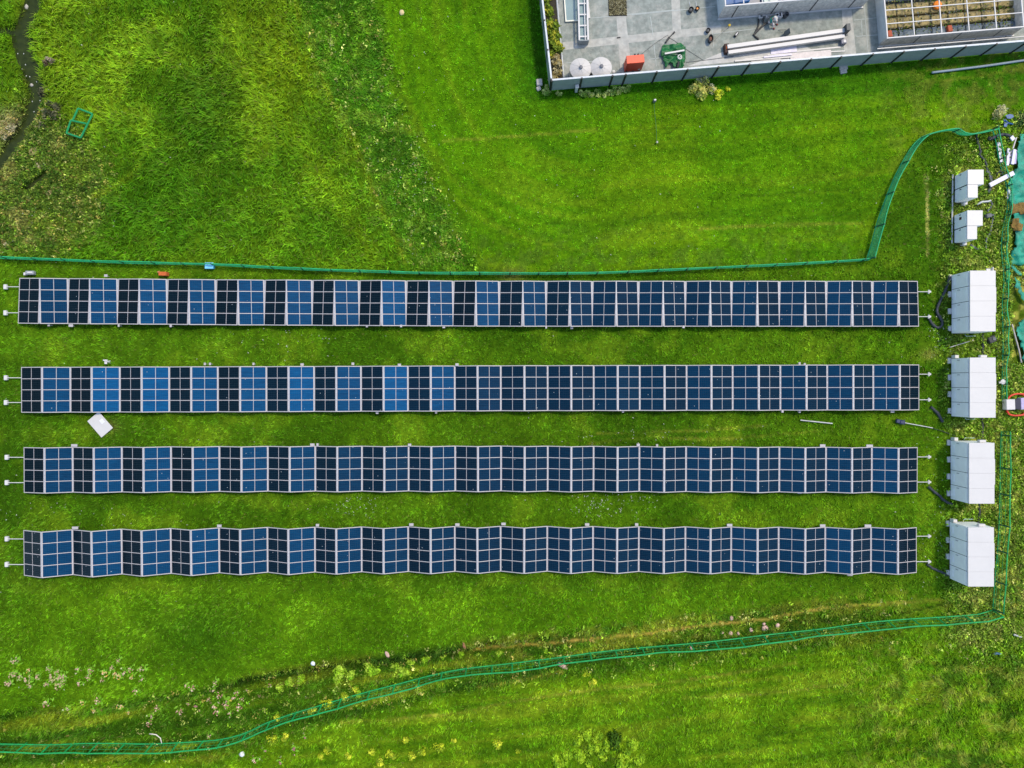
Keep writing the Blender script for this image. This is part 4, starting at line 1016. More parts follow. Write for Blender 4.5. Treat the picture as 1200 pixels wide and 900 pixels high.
def board_fence(p0, p1, posts, label, inward):
    """slate board fence between two foot points; posts: fractions"""
    a, b_ = P(*p0), P(*p1); d = b_ - a; L = d.length; root = thing('board_fence', label, 'fence', a, math.atan2(d.y, d.x))
    hh = 2.0
    fr = posts
    for k in range(len(fr) - 1):
        x0, x1 = fr[k] * L + .07, fr[k + 1] * L - .07
        m = MB()
        for q in range(3): m.bbox(((x0 + x1) / 2, 0, .12 + q * .62 + .3), (x1 - x0, .05, .605), 0, .008)
        m.obj('board_panel', M_FENCE, root)
    for f in fr:
        m = MB(); m.box((f * L, -.02, hh / 2 + .02), (.12, .12, hh + .06)); m.obj('post', M_POST, root)
    MB().bbox((L / 2, .05 * inward, hh + .005), (L, .13, .05), 0, .01).obj('top_cap', M_CAP, root)
    return root
FX = [645, 679, 714, 729, 764, 799, 834, 869, 904, 939, 973, 1009, 1044, 1079, 1114, 1149, 1184, 1219, 1254]
fr = [(x - 645) / (1254 - 645) for x in FX]
board_fence((645, 106.3), (1254, 106.3 - (1254 - 645) * 46 / 555), fr, 'long slate grey board fence along the south side of paved yard', 1)
board_fence((644, 105), (625, -62), [0, .2, .4, .6, .8, 1], 'slate grey board fence on the west side of the yard by the shrubs', -1)
# white fittings on the fence foot
for x, y, l in ((675, 107, 'white meter post standing at the fence foot near its left corner'), (632, 99, 'grey concrete block in the grass left of the fence corner')):
    t = thing('fence_post_box' if x > 650 else 'concrete_block', l, 'post' if x > 650 else 'block', G(x, y))
    if x > 650:
        MB().bbox((0, 0, .5), (.2, .2, 1.0), .1, .02).obj('post', mat('grey post', lin(165, 170, 165), .6), t); MB().bbox((0, 0, 1.03), (.28, .26, .08), .1, .02).obj('cap', M_WHITE, t)
    else:
        MB().bbox((0, .1, .15), (.46, .5, .3), .1, .05).obj('block', M_STONE, t); MB().bbox((-.05, -.35, .1), (.35, .3, .2), .5, .05).obj('fragment', M_STONE, t)
t = thing('drain_outlet', 'concrete drain outlet on the grass at the foot of the fence', 'drain', G(988, 80.5), SA)
MB().bbox((0, .15, .1), (.6, .55, .2), 0, .03).obj('channel', M_STONE, t); MB().bbox((-.02, -.25, .08), (.5, .3, .16), .1, .04).obj('splash_stone', M_STONE, t)
pathtube('steel_pipe', 'long grey pipe lying on the grass south of the board fence', 'pipe', [(1092, 85), (1125, 81), (1160, 76.5), (1205, 70), (1240, 66)], .09, mat('zinc pipe', lin(125, 140, 150), .5), .18)

# tanks
def tank(px, py, label):
    zt = 1.9; p = P(px, py, zt); root = thing('water_tank', label, 'tank', (p.x, p.y, .05), 0, 'two white tanks')
    MB().lathe([(.74, 0), (.78, .06), (.78, .7), (.75, .74), (.78, .78), (.78, 1.5), (.79, 1.55)], (0, 0, 0), 40).obj('body', M_TANK, root, True)
    MB().lathe([(.81, 1.552), (.82, 1.6), (.5, 1.74), (.13, 1.86)], (0, 0, 0), 40).obj('lid', M_TANK, root)
    m = MB(); m.lathe([(.13, 1.862), (.15, 1.92), (.13, 1.98), (.05, 2.0)], (0, 0, 0), 16); m.obj('filler_cap', mat('grey cap', (.12, .12, .13), .5), root)
    rb = MB()
    for k in range(8):
        a = k * math.pi / 4 + .3; rb.tube([(.8 * math.cos(a), .8 * math.sin(a), 1.625), (.2 * math.cos(a), .2 * math.sin(a), 1.855)], .007, 4)
    rb.obj('lid_rib', M_TANK, root)
tank(680.7, 79, 'left white round tank with conical lid in the yard corner')
tank(704.9, 77.8, 'right white round tank with conical lid, nearer the red unit')
t = thing('white_valve', 'small white valve fitting on ground between right tank and red unit', 'valve', P(718, 87, .05)); MB().tube([(0, 0, 0), (0, 0, .4)], .05, 8).obj('stem', M_WHITE, t); MB().lathe([(.08, 0), (.14, .05), (.12, .15), (.04, .2)], (0, 0, .38), 12).obj('cap', M_WHITE, t)
# red generator
p = P(740.3, 81, 0)
t = thing('generator', 'red generator housing with sloping lid next to the fence', 'generator', (p.x, p.y, .05), R(5))
hw, hd = .66, .3
m = MB(); m.add([(-hw, -hd, .3), (hw, -hd, .3), (hw, hd, .3), (-hw, hd, .3), (-hw, -hd + .03, 1.72), (hw, -hd + .03, 1.72), (hw, hd, 1.72), (-hw, hd, 1.72)], [(3, 2, 1, 0), (4, 5, 6, 7), (0, 1, 5, 4), (1, 2, 6, 5), (2, 3, 7, 6), (3, 0, 4, 7)]); m.obj('housing', M_RED, t)
MB().bbox((0, .02, 1.75), (1.34, .6, .06), 0, .02).obj('lid', mat('orange red lid', lin(225, 85, 55), .45), t)
m = MB(); m.box((.45, -hd - .02 + .03, .55), (.2, .05, .14)); m.obj('label_plate', M_WHITE, t)
m = MB()
for x in (-.6, .6): m.tube([(x, -.5, .12), (x, .45, .12)], .05, 6)
for x in (-.5, .0, .5): m.tube([(x, -.5, .12), (x, -.3, .5)], .04, 6)
m.tube([(-.6, -.5, .12), (.6, -.5, .12)], .05, 6)
m.obj('skid', M_GREYHOSE, t)
m = MB(); m.lathe([(.07, 0), (.07, .14), (.04, .16)], (.0, .38, 1.6), 10); m.lathe([(.07, 0), (.07, .14), (.04, .16)], (.25, .38, 1.6), 10); m.tube([(-.1, .33, 1.6), (.4, .33, 1.6)], .04, 6); m.obj('exhaust', M_BLACK, t)
# green tarp
cloth([(776, 53), (784, 53.5), (790, 53), (797, 52), (801, 56), (803, 63), (803, 72), (800, 79), (795, 82), (788, 81), (787, 76), (783, 75.5), (780, 80), (777, 81), (778, 76), (776, 70), (775, 60)], 'tarpaulin', 'crumpled dark green tarpaulin spread on the concrete yard', 'tarp', M_GTARP, .3, .09, .1, 121, .02)
plank(779, 63, 802, 59, .13, 'white bar lying across the green tarpaulin', M_WHITE, .52, .1, 'white_bar')
t = thing('tape_ring', 'white ring lying on the green tarpaulin', 'ring', P(796.5, 67, .5)); m = MB()
m.tube([(.14 * math.cos(k * math.pi / 8), .16 * math.sin(k * math.pi / 8), .03) for k in range(17)], .045, 6); m.obj('ring', M_WHITE, t); MB().box((.03, 0, .035), (.18, .05, .03), .8).obj('strap', M_WHITE, t)
m = MB(); m.tube([P(794, 79, .45), P(795.5, 72, .55)], .1, 6); tag(m.obj('black_roll', M_BLACK), 'short dark rolled strip on lower right of the green tarpaulin', 'roll')
def yline(name, label, cat, pts, r, m, z=.07): 
    o = MB().tube([P(x, y, z) for x, y in pts], r, 6).obj(name, m); return tag(o, label, cat)
yline('black_cable', 'thin cable from red generator towards the black clamp in the yard', 'cable', [(751, 64), (766, 52), (779, 43), (783, 41)], .016, M_GREYHOSE)
yline('black_cable', 'thin cable crossing concrete right of the green tarpaulin', 'cable', [(784, 44), (791, 48), (806, 59), (825, 71)], .016, M_GREYHOSE)
yline('white_cable', 'thin pale hose lying along the fence right of the tarpaulin', 'cable', [(804, 73), (830, 70), (860, 66)], .025, M_GREYHOSE)
t = thing('cable_clamp', 'black hinged clamp on concrete above the green tarpaulin', 'clamp', P(785, 44, .05)); q0 = t.location
m = MB(); m.tube([P(780, 50, .12) - q0, P(784.5, 43.5, .15) - q0], .07, 6); m.obj('jaw', M_BLACK, t); m = MB(); m.tube([P(784.5, 43.5, .13) - q0, P(790, 38, .12) - q0], .04, 6); m.bbox(P(789.7, 38.3, .14) - q0, (.2, .12, .1), .8, .02); m.obj('handle', M_BLACK, t)
yline('black_strip', 'tiny dark strip on the pale path near the right tank', 'strip', [(723, 44.3), (727, 43.8)], .05, M_BLACK)
# buckets
def bucket(px, py, r, h, label, m, lidm=None, oval=1.0):
    t = thing('bucket', label, 'bucket', P(px, py, .05)); o = MB().lathe([(r * .85, 0), (r, h), (r * .8, h), (r * .7, h * .4)], (0, 0, 0), 18).obj('body', m, t, False)
    t.scale = (1, oval, 1)
    MB().lathe([(r * .5, h * .55), (r * .5, h * .75), (r * .2, h * .8)], (0, 0, 0), 12).obj('content', lidm or M_GREYHOSE, t)
bucket(809, 13, .2, .35, 'dark bucket left of the orange one at the top of the yard', M_BLACK)
bucket(816.5, 11.5, .16, .3, 'small bucket with orange content near the plank walled enclosure', M_BLACK, mat('orange content', lin(225, 150, 80), .6))
bucket(829, 37, .18, .3, 'small black bucket with grey lid above the bigger oval one', M_BLACK)
bucket(831.7, 47.3, .2, .4, 'oval black canister at the foot of the yellow tipped pole', M_BLACK, mat('brown content', lin(110, 75, 60), .7), 1.6)
for px in (809, 816.5): yline('rope', 'thin grey rope hanging down to the ' + ('dark' if px == 809 else 'orange') + ' bucket', 'rope', [(px - 1, 2), (px, 9)], .02, M_CAP)
t = thing('sweeper_pole', 'thin pole with yellow tip leaning in the yard', 'pole', P(845, 39, .05)); q0 = t.location
m = MB(); m.tube([P(835, 48.5, .1) - q0, P(853.5, 31, .2) - q0], .035, 6); m.obj('pole', mat('pale pole', lin(150, 150, 140), .6), t); m = MB(); m.lathe([(.06, 0), (.11, .05), (.1, .12), (.03, .15)], P(854.5, 30, .2) - q0, 10); m.obj('tip', M_YELLOW, t)
t = thing('tool_box', 'small dark tilted box left of the long white beams', 'box', P(862.5, 41, .05), R(52)); MB().bbox((0, 0, .1), (.42, .2, .2), 0, .03).obj('body', M_BLACK, t); MB().bbox((0, 0, .215), (.3, .1, .03), 0, .01).obj('lid', M_HINGE, t)
# black jointed pipe, cases
yline('black_pipe', 'black angled pipe elbow lying beside seated worker', 'pipe', [(902.5, 24), (893, 31), (883, 41), (886, 43.5), (889.5, 46)], .08, M_BLACK, .12)
yline('black_pipe', 'second thin black pipe joining the angled elbow', 'pipe', [(889, 22), (889, 30), (885, 38)], .06, M_BLACK, .14)
yline('black_pipe', 'short black pipe from the white pump to the elbow', 'pipe', [(894, 20), (895, 27)], .06, M_BLACK, .2)
def smallbox(name, px, py, size, rz, label, cat, m, part2=None):
    t = thing(name, label, cat, P(px, py, .05), rz); MB().bbox((0, 0, size[2] / 2), size, 0, .03).obj('body', m, t)
    if part2: MB().bbox((size[0] * .1, 0, size[2] + .015), (size[0] * .5, size[1] * .6, .05), 0, .01).obj('lid', part2, t)
smallbox('pump_box', 890.5, 21, (.3, .24, .3), .1, 'small white pump box at the head of the thin black pipe', 'box', M_WHITE, M_GREYHOSE)
smallbox('pump_box', 898, 21, (.2, .2, .25), .1, 'smallest white cube between pump box and the worker', 'box', M_WHITE, M_FRAME)
t = thing('equipment_case', 'white equipment case with black dials beside plank wall', 'case', P(911, 20, .05), SA); MB().bbox((0, 0, .2), (.56, .36, .4), 0, .04).obj('body', M_WHITE, t)
m = MB(); m.lathe([(.09, 0), (.08, .03), (.02, .03)], (-.14, 0, .41), 12); m.box((.08, 0, .42), (.1, .26, .03)); m.obj('dial', M_BLACK, t)
t = thing('waste_bin', 'dark waste bin right of the white equipment case', 'bin', P(919.5, 20, .05)); MB().lathe([(.15, 0), (.19, .5), (.15, .5), (.12, .2)], (0, 0, 0), 14).obj('body', mat('dark grey bin', (.07, .075, .08), .6), t); MB().tube([(-.17, 0, .5), (0, 0, .56), (.17, 0, .5)], .025, 6).obj('handle', M_GREYHOSE, t)
t = thing('dark_board', 'dark tilted board leaning by the long white beams', 'board', P(921, 40, .05)); m = MB(); m.box((0, 0, .28), (.5, .42, .05), rot=Matrix.Rotation(R(35), 3, 'Z') @ Matrix.Rotation(R(42), 3, 'X')); m.obj('board', mat('slate board', lin(50, 60, 65), .5), t); m = MB(); m.tube([(-.1, .2, .3), (-.6, .3, .03)], .02, 5); m.obj('stay', M_BLACK, t)
# long white beams
plank(852, 55.5, 989, 36.2, .3, 'upper of two long white beams on the yard floor', M_WHITE, .5, .32, 'beam')
plank(853, 62, 989, 42.8, .28, 'lower of two long white beams on the yard floor', M_WHITE, .45, .3, 'beam')
t = thing('trestle', 'dark trestle block with orange core under the left beam ends', 'trestle', P(851, 59, .05), SA); MB().bbox((-.05, 0, .22), (.36, .72, .42), 0, .03).obj('block', mat('dark brown timber', lin(62, 40, 32), .7), t); MB().bbox((-.05, .03, .45), (.16, .24, .06), 0, .02).obj('core', M_ORANGE, t)
t = thing('trestle', 'tall dark slate plate trestle at the right ends of the white beams', 'trestle', P(987.5, 38, .05), SA); m = MB(); m.box((.05, 0, .5), (.3, .5, .92)); m.obj('plate', mat('slate board', lin(50, 60, 65)), t); MB().bbox((.05, 0, .04), (.6, .6, .06), 0, .01).obj('base', M_GREYHOSE, t)
smallbox('grey_case', 987, 50.5, (.42, .36, .34), SA, 'small grey case with white lid below the right beam ends', 'case', mat('grey lilac case', lin(110, 112, 125), .5), M_WHITE)
plank(903, 60, 933.5, 57, .5, 'wide short white board below the long beams', LIL, .12, .06, 'board')
plank(899, 64.5, 990, 59.8, .1, 'thin white slat, topmost in the lower slat stack', M_WHITE, .1, .06)
plank(861, 71.5, 930, 66.5, .13, 'long thin white slat at left of the lower slat stack', M_WHITE, .16, .06)
plank(869, 75, 925, 69.5, .1, 'white slat nearest the fence in the lower stack', M_WHITE, .1, .06)
plank(895, 67, 928, 63.8, .13, 'short white slat in the middle of the lower stack', LIL, .24, .06)
plank(926, 67, 974, 62.5, .55, 'broad pinkish white sheet at the right of the slat stack', mat('pinkish sheet', lin(205, 195, 190), .6), .13, .06, 'sheet')
for x0, y0, x1, y1, w_, l_ in ((872, 69.5, 905, 65.5, .09, 'thin white slat lying left of the short middle slat'), (931, 60.5, 985, 55.2, .12, 'white slat lying between wide board and pinkish sheet'), (880, 72.6, 915, 69.2, .07, 'thinnest white slat near the fence in the stack'), (943, 70.5, 985, 66, .14, 'white slat tucked at the right end of the pinkish sheet'), (866, 65, 888, 62.6, .05, 'thin grey strip lying above the left slats')):
    plank(x0, y0, x1, y1, w_, l_, M_WHITE, .1, .05)
plank(915, 73.5, 970, 68, .2, 'low white sheet tucked against the board fence', M_WHITE, .08, .05, 'sheet')
# person, seated on the ground beside the case
def skin_body(name, pts, edges, radii, m, parent=None, sub=2):
    me = bpy.data.meshes.new(name); me.from_pydata(pts, edges, []); me.update(); me.materials.append(m)
    o = linkobj(name, me, parent)
    o.modifiers.new('skin', 'SKIN')
    for i, v in enumerate(me.skin_vertices[0].data): v.radius = (radii[i], radii[i]); v.use_root = (i == 0)
    s = o.modifiers.new('sub', 'SUBSURF'); s.levels = sub; s.render_levels = sub
    return o
bp_ = {'pel': (0, 0, .26), 'bel': (.02, 0, .42), 'che': (.07, 0, .6), 'nek': (.12, 0, .75), 'hed': (.17, 0, .84), 'top': (.19, 0, .95),
       'shl': (.08, .19, .66), 'ell': (.2, .3, .45), 'hal': (.4, .24, .42), 'shr': (.08, -.19, .66), 'elr': (.22, -.28, .46), 'har': (.42, -.2, .42),
       'hil': (.04, .12, .22), 'knl': (.38, .2, .5), 'anl': (.5, .2, .1), 'tol': (.68, .22, .04), 'hir': (.04, -.12, .22), 'knr': (.4, -.18, .48), 'anr': (.54, -.18, .1), 'tor': (.72, -.2, .04)}
ks = list(bp_)
ed = [('pel', 'bel'), ('bel', 'che'), ('che', 'nek'), ('nek', 'hed'), ('hed', 'top'), ('che', 'shl'), ('shl', 'ell'), ('ell', 'hal'), ('che', 'shr'), ('shr', 'elr'), ('elr', 'har'), ('pel', 'hil'), ('hil', 'knl'), ('knl', 'anl'), ('anl', 'tol'), ('pel', 'hir'), ('hir', 'knr'), ('knr', 'anr'), ('anr', 'tor')]
rad_ = {'pel': .13, 'bel': .12, 'che': .14, 'nek': .055, 'hed': .095, 'top': .07, 'shl': .065, 'ell': .045, 'hal': .035, 'shr': .065, 'elr': .045, 'har': .035, 'hil': .09, 'knl': .06, 'anl': .04, 'tol': .035, 'hir': .09, 'knr': .06, 'anr': .04, 'tor': .035}
pe = skin_body('person', [bp_[k] for k in ks], [(ks.index(a), ks.index(b_)) for a, b_ in ed], [rad_[k] for k in ks], M_SKIN)
pe.location = P(901.5, 25.5, .05); pe.rotation_euler = (0, 0, R(-42)); tag(pe, 'worker in teal shirt and pale trousers sitting on the concrete by plank wall', 'person')
def sub_skin(name, keys, m, grow):
    kk = [k for k in keys]; e2 = [(kk.index(a), kk.index(b_)) for a, b_ in ed if a in kk and b_ in kk]
    return skin_body(name, [bp_[k] for k in kk], e2, [rad_[k] * 1.0 + grow for k in kk], m, pe)
sub_skin('shirt', ['bel', 'che', 'shl', 'ell', 'shr', 'elr'], M_SHIRT, .025)
sub_skin('trousers', ['pel', 'hil', 'knl', 'anl', 'hir', 'knr', 'anr'], M_TROUS, .022)
sub_skin('shoe', ['anl', 'tol'], M_SHOE, .025); sub_skin('shoe', ['anr', 'tor'], M_SHOE, .025)
m = MB(); m.lathe([(.13, 0), (.125, .06), (.08, .11), (.01, .125)], (.19, 0, .93), 16); m.lathe([(.16, -.01), (.16, .008)], (.24, 0, .925), 14); m.obj('cap', M_WHITE, pe, True)
m = MB()
for sx in (-1, 1):
    for k in range(5):
        y = (.24 if sx > 0 else -.2) + (k - 2) * .016; x0 = .4 if sx > 0 else .42
        m.tube([(x0, y, .42), (x0 + .05 + .012 * (2 - abs(k - 2)), y, .41), (x0 + .07 + .012 * (2 - abs(k - 2)), y, .385)], [.009, .009, .007], 5)
m.obj('fingers', M_SKIN, pe, True)

# plank enclosures with open tops
def enclosure(name, label, x0, x1, ysouth, depth, hh, cols, rows):
    """x0/x1,ysouth: foot of the south wall in px (SW and SE corner x), depth in metres"""
    a = P(x0, ysouth); L = (x1 - x0) / K / math.cos(SA)
    root = thing(name, label, 'enclosure', (a.x, a.y, .05), SA)
    th = .08
    m = MB(); npl = int(L / .5)
    for k in range(npl): m.box((L * (k + .5) / npl, th / 2, hh / 2), (L / npl - .015, th, hh - .02))
    m.obj('south_wall', M_PLANK, root)
    m = MB(); n2 = max(2, int(hh / .3))
    for k in range(n2): m.box((th / 2, depth / 2 + th, hh * (k + .5) / n2), (th, depth - th, hh / n2 - .012))
    m.obj('west_wall', mat('grey boarding', lin(195, 200, 198), .7, 0, .1, 2), root)
    m = MB()
    for k in range(npl): m.box((L * (k + .5) / npl, depth + th * 1.6, hh / 2), (L / npl - .015, th, hh - .02))
    m.obj('north_wall', M_PLANK, root)
    m = MB()
    for k in range(n2): m.box((L - th / 2, depth / 2 + th, hh * (k + .5) / n2), (th, depth - th, hh / n2 - .012))
    m.obj('east_wall', M_PLANK, root)
    bar = MB()
    for y in (0.03, depth + .1): bar.bbox((L / 2, y, hh + .03), (L + .1, .1, .1), 0, .015)
    for x in (.02, L - .02): bar.bbox((x, depth / 2 + .06, hh + .031), (.1, depth - .06, .1), 0, .015)
    bar.obj('top_rim', M_WHITE, root)
    bar = MB()
    for k in range(1, cols): bar.box((L * k / cols, depth / 2 + .06, hh + .03), (.065, depth - .07, .07))
    bar.obj('cross_bar', M_WHITE, root)
    bar = MB()
    for k in range(1, rows): bar.box((L / 2, depth * k / rows + .06, hh + .075), (L - .1, .055, .06))
    if rows > 1: bar.obj('long_bar', M_WHITE, root)
    k = MB(); k.box((L / 2, -.06, .05), (L + .1, .1, .1)); k.obj('base_rail', M_WHITE, root)
    return root, L
e1, L1 = enclosure('plank_enclosure', 'grey plank walled open-topped enclosure with blue glazing at the top edge', 841.5, 1010, 22.5, 5.0, 1.95, 8, 2)
for k in range(4):
    m = MB(); x = L1 * (.09 + .27 * k); m.box((x, -.015, .98), (.06, .03, 1.9)); m.obj('wall_post', M_POST, e1)
MB().box((L1 / 2, 2.55, .5), (L1 - .3, 4.7, .04)).obj('floor', mat('dark blue floor', lin(40, 70, 105), .3, 0, .4, 1.5), e1)
MB().bbox((1.2, 1.1, .85), (2.0, 1.1, .5), .1, .1).obj('blue_cover', M_BLUE, e1)
MB().bbox((3.9, 1.0, .75), (1.2, .9, .3), .0, .06).obj('grey_cover', M_GLASS, e1)
e2, L2 = enclosure('plank_enclosure', 'white barred open-topped growing enclosure with straw beds at the upper right', 1029.5, 1186, 54.5, 5.2, 1.3, 5, 5)
for k in range(3):
    m = MB(); x = L2 * (.25 + .3 * k); m.box((x, -.015, .66), (.05, .03, 1.28)); m.obj('wall_post', M_GREYHOSE, e2)
for j, (yy, mm, dd) in enumerate(((.55, M_SLATE, .75), (1.5, M_BED, .8), (2.5, M_BED, .9), (3.6, M_SLATE, .8), (4.6, M_BED, .8))):
    m = MB(); n = 8
    for k in range(n): m.bbox((L2 * (k + .5) / n, yy, .3), (L2 / n - .06, dd, .5), 0, .06)
    m.obj('growing_bed', mm, e2)
m = MB(); m.lathe([(.2, 0), (.34, .15), (.3, .3), (.1, .4)], (4.4, 2.5, .5), 14); m.obj('orange_sack', mat('orange sack', lin(225, 125, 25), .6), e2)
m = MB(); m.bbox((.55, .6, .65), (.34, .5, .3), .1, .04); m.bbox((5.2, .62, .65), (.36, .5, .3), .1, .04); m.obj('rusty_box', mat('rusty box', lin(160, 75, 45), .7), e2)
m = MB(); m.tube([(6.6, 3.3, .75), (8.0, 3.35, .75)], .22, 12); m.obj('grey_roll', mat('grey green roll', lin(130, 140, 130), .7), e2)
rr = np.random.default_rng(5)
nL = 1900; lx = rr.uniform(.3, L2 - .3, nL); ly = rr.uniform(.3, 5.0, nL)
V, Fq, C = leaf_cloud(rr, lx, ly, np.full(nL, .5), .1, .12, nL, .16, (np.array([lin(120, 150, 50), lin(185, 175, 110), lin(60, 80, 40), lin(150, 155, 150)]) * .7)[rr.choice(4, nL, p=[.25, .2, .25, .3])], .5)
o = linkobj('seedlings', np_mesh('seedlings', V, [Fq], C, M_LEAF), e2); o['kind'] = 'stuff'
nL = 260; lx = rr.uniform(8.4, 10.2, nL); ly = rr.uniform(3.4, 5.0, nL)
V, Fq, C = leaf_cloud(rr, lx, ly, np.full(nL, .6), .2, .4, nL, .26, (np.array([lin(60, 120, 50), lin(170, 200, 60), lin(90, 70, 120)]) * .7)[rr.choice(3, nL, p=[.5, .3, .2])], .6)
o = linkobj('leafy_crop', np_mesh('leafy_crop', V, [Fq], C, M_LEAF), e2); o['kind'] = 'stuff'
# low handrail in front of the second enclosure
t = thing('handrail', 'low white handrail between the growing enclosure and the board fence', 'handrail', P(1060, 55, .05)); q0 = t.location
m = MB(); m.tube([P(1028, 57.2, .9) - q0, P(1240, 39.5, .9) - q0], .05, 6); m.obj('top_tube', M_WHITE, t)
m = MB(); m.tube([P(1060, 58.8, .25) - q0, P(1240, 44, .25) - q0], .03, 6); m.obj('lower_tube', M_CAP, t)
for x in (1030, 1066, 1101, 1136, 1171, 1206):
    y = 60 - (x - 1028) * .083; m = MB(); m.tube([P(x, y, 0) - q0, Vector((P(x, y, 0).x, P(x, y, 0).y, .9)) - q0], .03, 6); m.obj('post', M_GREYHOSE, t)
# white frames at the upper left of the yard
t = thing('window_frame', 'large pale window frame with dull pane lying on the yard', 'window', P(669, 2, .05), R(4)); q0 = t.location
w2, l2 = 1.0, 3.2
m = MB()
for sx in (-1, 1): m.box((sx * w2 / 2, 0, .12), (.09, l2, .1))
for sy in (-1, 1): m.box((0, sy * (l2 / 2 - .045), .121), (w2 - .09, .09, .1))
m.obj('frame', mat('cream frame', lin(225, 222, 205), .5), t); MB().box((0, 0, .1), (w2 - .08, l2 - .16, .03)).obj('pane', M_GLASS, t)
t = thing('ladder_truss', 'white ladder-like truss lying raised beside the window frame', 'truss', P(682, 10, .05), R(1.5)); q0 = t.location
m = MB(); l3 = 5.6
for x in (-.34, .34): m.box((x, -.0, .72), (.12, l3, .14))
m.box((.12, 0, .70), (.06, l3, .08))
m.obj('rail', M_WHITE, t)
m = MB()
for k in range(7): m.box((0, -l3 / 2 + .3 + k * .85, .68), (.55, .1, .06))
m.obj('rung', M_WHITE, t)
MB().box((0, 0, .52), (.5, l3 - .1, .03)).obj('tray', M_GLASS, t)
MB().box((0, -l3 / 2 - .02, .4), (.8, .06, .7)).obj('end_plate', mat('grey plate', lin(140, 146, 146), .6), t)
for k in (-1, 1): MB().box((0, k * l3 * .38, .25), (.6, .12, .45)).obj('leg', M_GREYHOSE, t)
plank(687.5, -10, 690.5, 21.5, .16, 'thin white bar lying right of the ladder truss', M_WHITE, .25, .1, 'white_bar')
t = thing('gravel_bed', 'square mat of speckled yellowish gravel set on the paving', 'gravel bed', P(723.5, 0, .05), R(1.5))
MB().bbox((0, 0, .03), (1.42, 2.5, .06), 0, .02).obj('tray', M_SOIL, t)
nL = 2600; V, Fq, C = leaf_cloud(rr, rr.uniform(-.68, .68, nL), rr.uniform(-1.22, 1.22, nL), np.full(nL, .05), .01, .03, nL, .075, (np.array([lin(190, 180, 130), lin(120, 112, 70), lin(60, 58, 40), lin(215, 210, 170)]) * .7)[rr.choice(4, nL, p=[.3, .3, .25, .15])], .3)
o = linkobj('gravel', np_mesh('gravel', V, [Fq], C, M_LEAF), t); o['kind'] = 'stuff'
# sensor with string on the lawn
t = thing('soil_sensor', 'tiny grey sensor on the lawn below the board fence', 'sensor', G(766.5, 119)); MB().bbox((0, 0, .2), (.22, .2, .3), .2, .03).obj('body', M_GREYHOSE, t); MB().bbox((.02, .0, .37), (.16, .12, .05), .2, .01).obj('cap', M_WHITE, t)
pathtube('sensor_wire', 'thin brown wire running down the lawn from the grey sensor', 'wire', [(766.5, 120), (767.5, 135), (769, 150), (769.5, 166)], .014, M_POSTG, .2)
t = thing('sensor_end', 'tiny pale peg at the lower end of the sensor wire', 'peg', G(769.5, 167)); MB().tube([(0, 0, 0), (0, 0, .25)], .05, 6).obj('peg', M_STONE, t); MB().bbox((0, -.05, .27), (.12, .16, .04), 0, .01).obj('head', M_STONE, t)

# ------------------------------------------------------------------ bushes, weeds and flowers as things
def bush_mesh(name, seed, rad, hgt, n, size, cols, up=.6, lobes=5, stems=True):
    r = np.random.default_rng(seed); k = lobes
    ang = r.uniform(0, 2 * math.pi, k); d = r.uniform(.1, .62, k) * rad
    lx, ly, lr = d * np.cos(ang), d * np.sin(ang), rad * r.uniform(.35, .62, k); lh = hgt * r.uniform(.6, 1.05, k)
    j = r.integers(0, k, n); pal = np.array(cols)
    cl = pal[r.integers(0, len(pal), k)][j] * r.uniform(.6, 1.4, (n, 1))
    V, Fq, C = leaf_cloud(r, lx[j], ly[j], np.zeros(n), lr[j], lh[j], n, size, cl, up)
    return np_mesh(name, V, [Fq], C, M_LEAF)
def lins(*a): return [np.array(lin(*c)) * (np.array((1.75, 1.5, 1.2)) if c[1] >= c[0] else np.array((.85, .9, 1.0))) for c in a]
YG = lins((150, 170, 40), (170, 185, 60), (120, 150, 40)); PALE = lins((170, 178, 110), (130, 150, 70), (195, 190, 140)); DK = lins((60, 100, 30), (80, 120, 36), (46, 80, 24))
STR = lins((200, 180, 120), (170, 150, 90), (215, 200, 150)); MIDG = lins((118, 158, 36), (132, 168, 40), (92, 132, 28))
def place_bush(name, label, cat, meshes, spots, group=None, z=0.0, smin=.8, smax=1.25):
    for i, sp in enumerate(spots):
        o = linkobj(name, meshes[i % len(meshes)]); o.location = G(sp[0], sp[1], z); q = random.uniform(smin, smax) * (sp[2] if len(sp) > 2 else 1)
        o.scale = (q, q, q); o.rotation_euler = (0, 0, random.uniform(0, 6.28))
        tag(o, label, cat, group)
yg = [bush_mesh('yellow_weed', 400 + k, .42, .42, 150, .16, YG, .7) for k in range(3)]
place_bush('yellow_weed', 'bushy yellow green weed standing in the rough grass along the lower net', 'weed', yg,
           [(326, 840), (320, 866), (335, 863), (376, 886), (384, 879), (408, 886), (436, 881), (456, 883), (445, 892), (404, 815), (384, 824), (367, 831.5), (417, 807), (495, 880), (460, 885), (483, 885), (515, 875), (532, 868, .8), (583, 870, 1.2), (687, 788), (695, 800), (475, 867, .8), (607, 880, .6)], 'yellow green weeds by the lower net')
mg = [bush_mesh('leafy_weed', 420 + k, .5, .45, 220, .2, lins((120, 165, 40), (100, 150, 34), (136, 172, 60)), .6) for k in range(3)]
place_bush('leafy_weed', 'bright green leafy weed clump on the bank between ditch and lower net', 'weed', mg,
           [(433, 780, 1.1), (440, 786, 1.1), (401, 786), (412, 791), (421, 812, .8), (462, 782, 1.1), (473, 788), (500, 772, .7), (395, 797, .8), (340, 800, .9), (352, 797, .8), (480, 776, .8), (520, 770, .7), (540, 768, .7), (330, 806, .7), (585, 766, .7), (640, 762, .7), (663, 758, .6)], 'leafy weeds on the bank')
dk = [bush_mesh('bush', 440 + k, .62, .6, 340, .2, MIDG, .6) for k in range(3)]
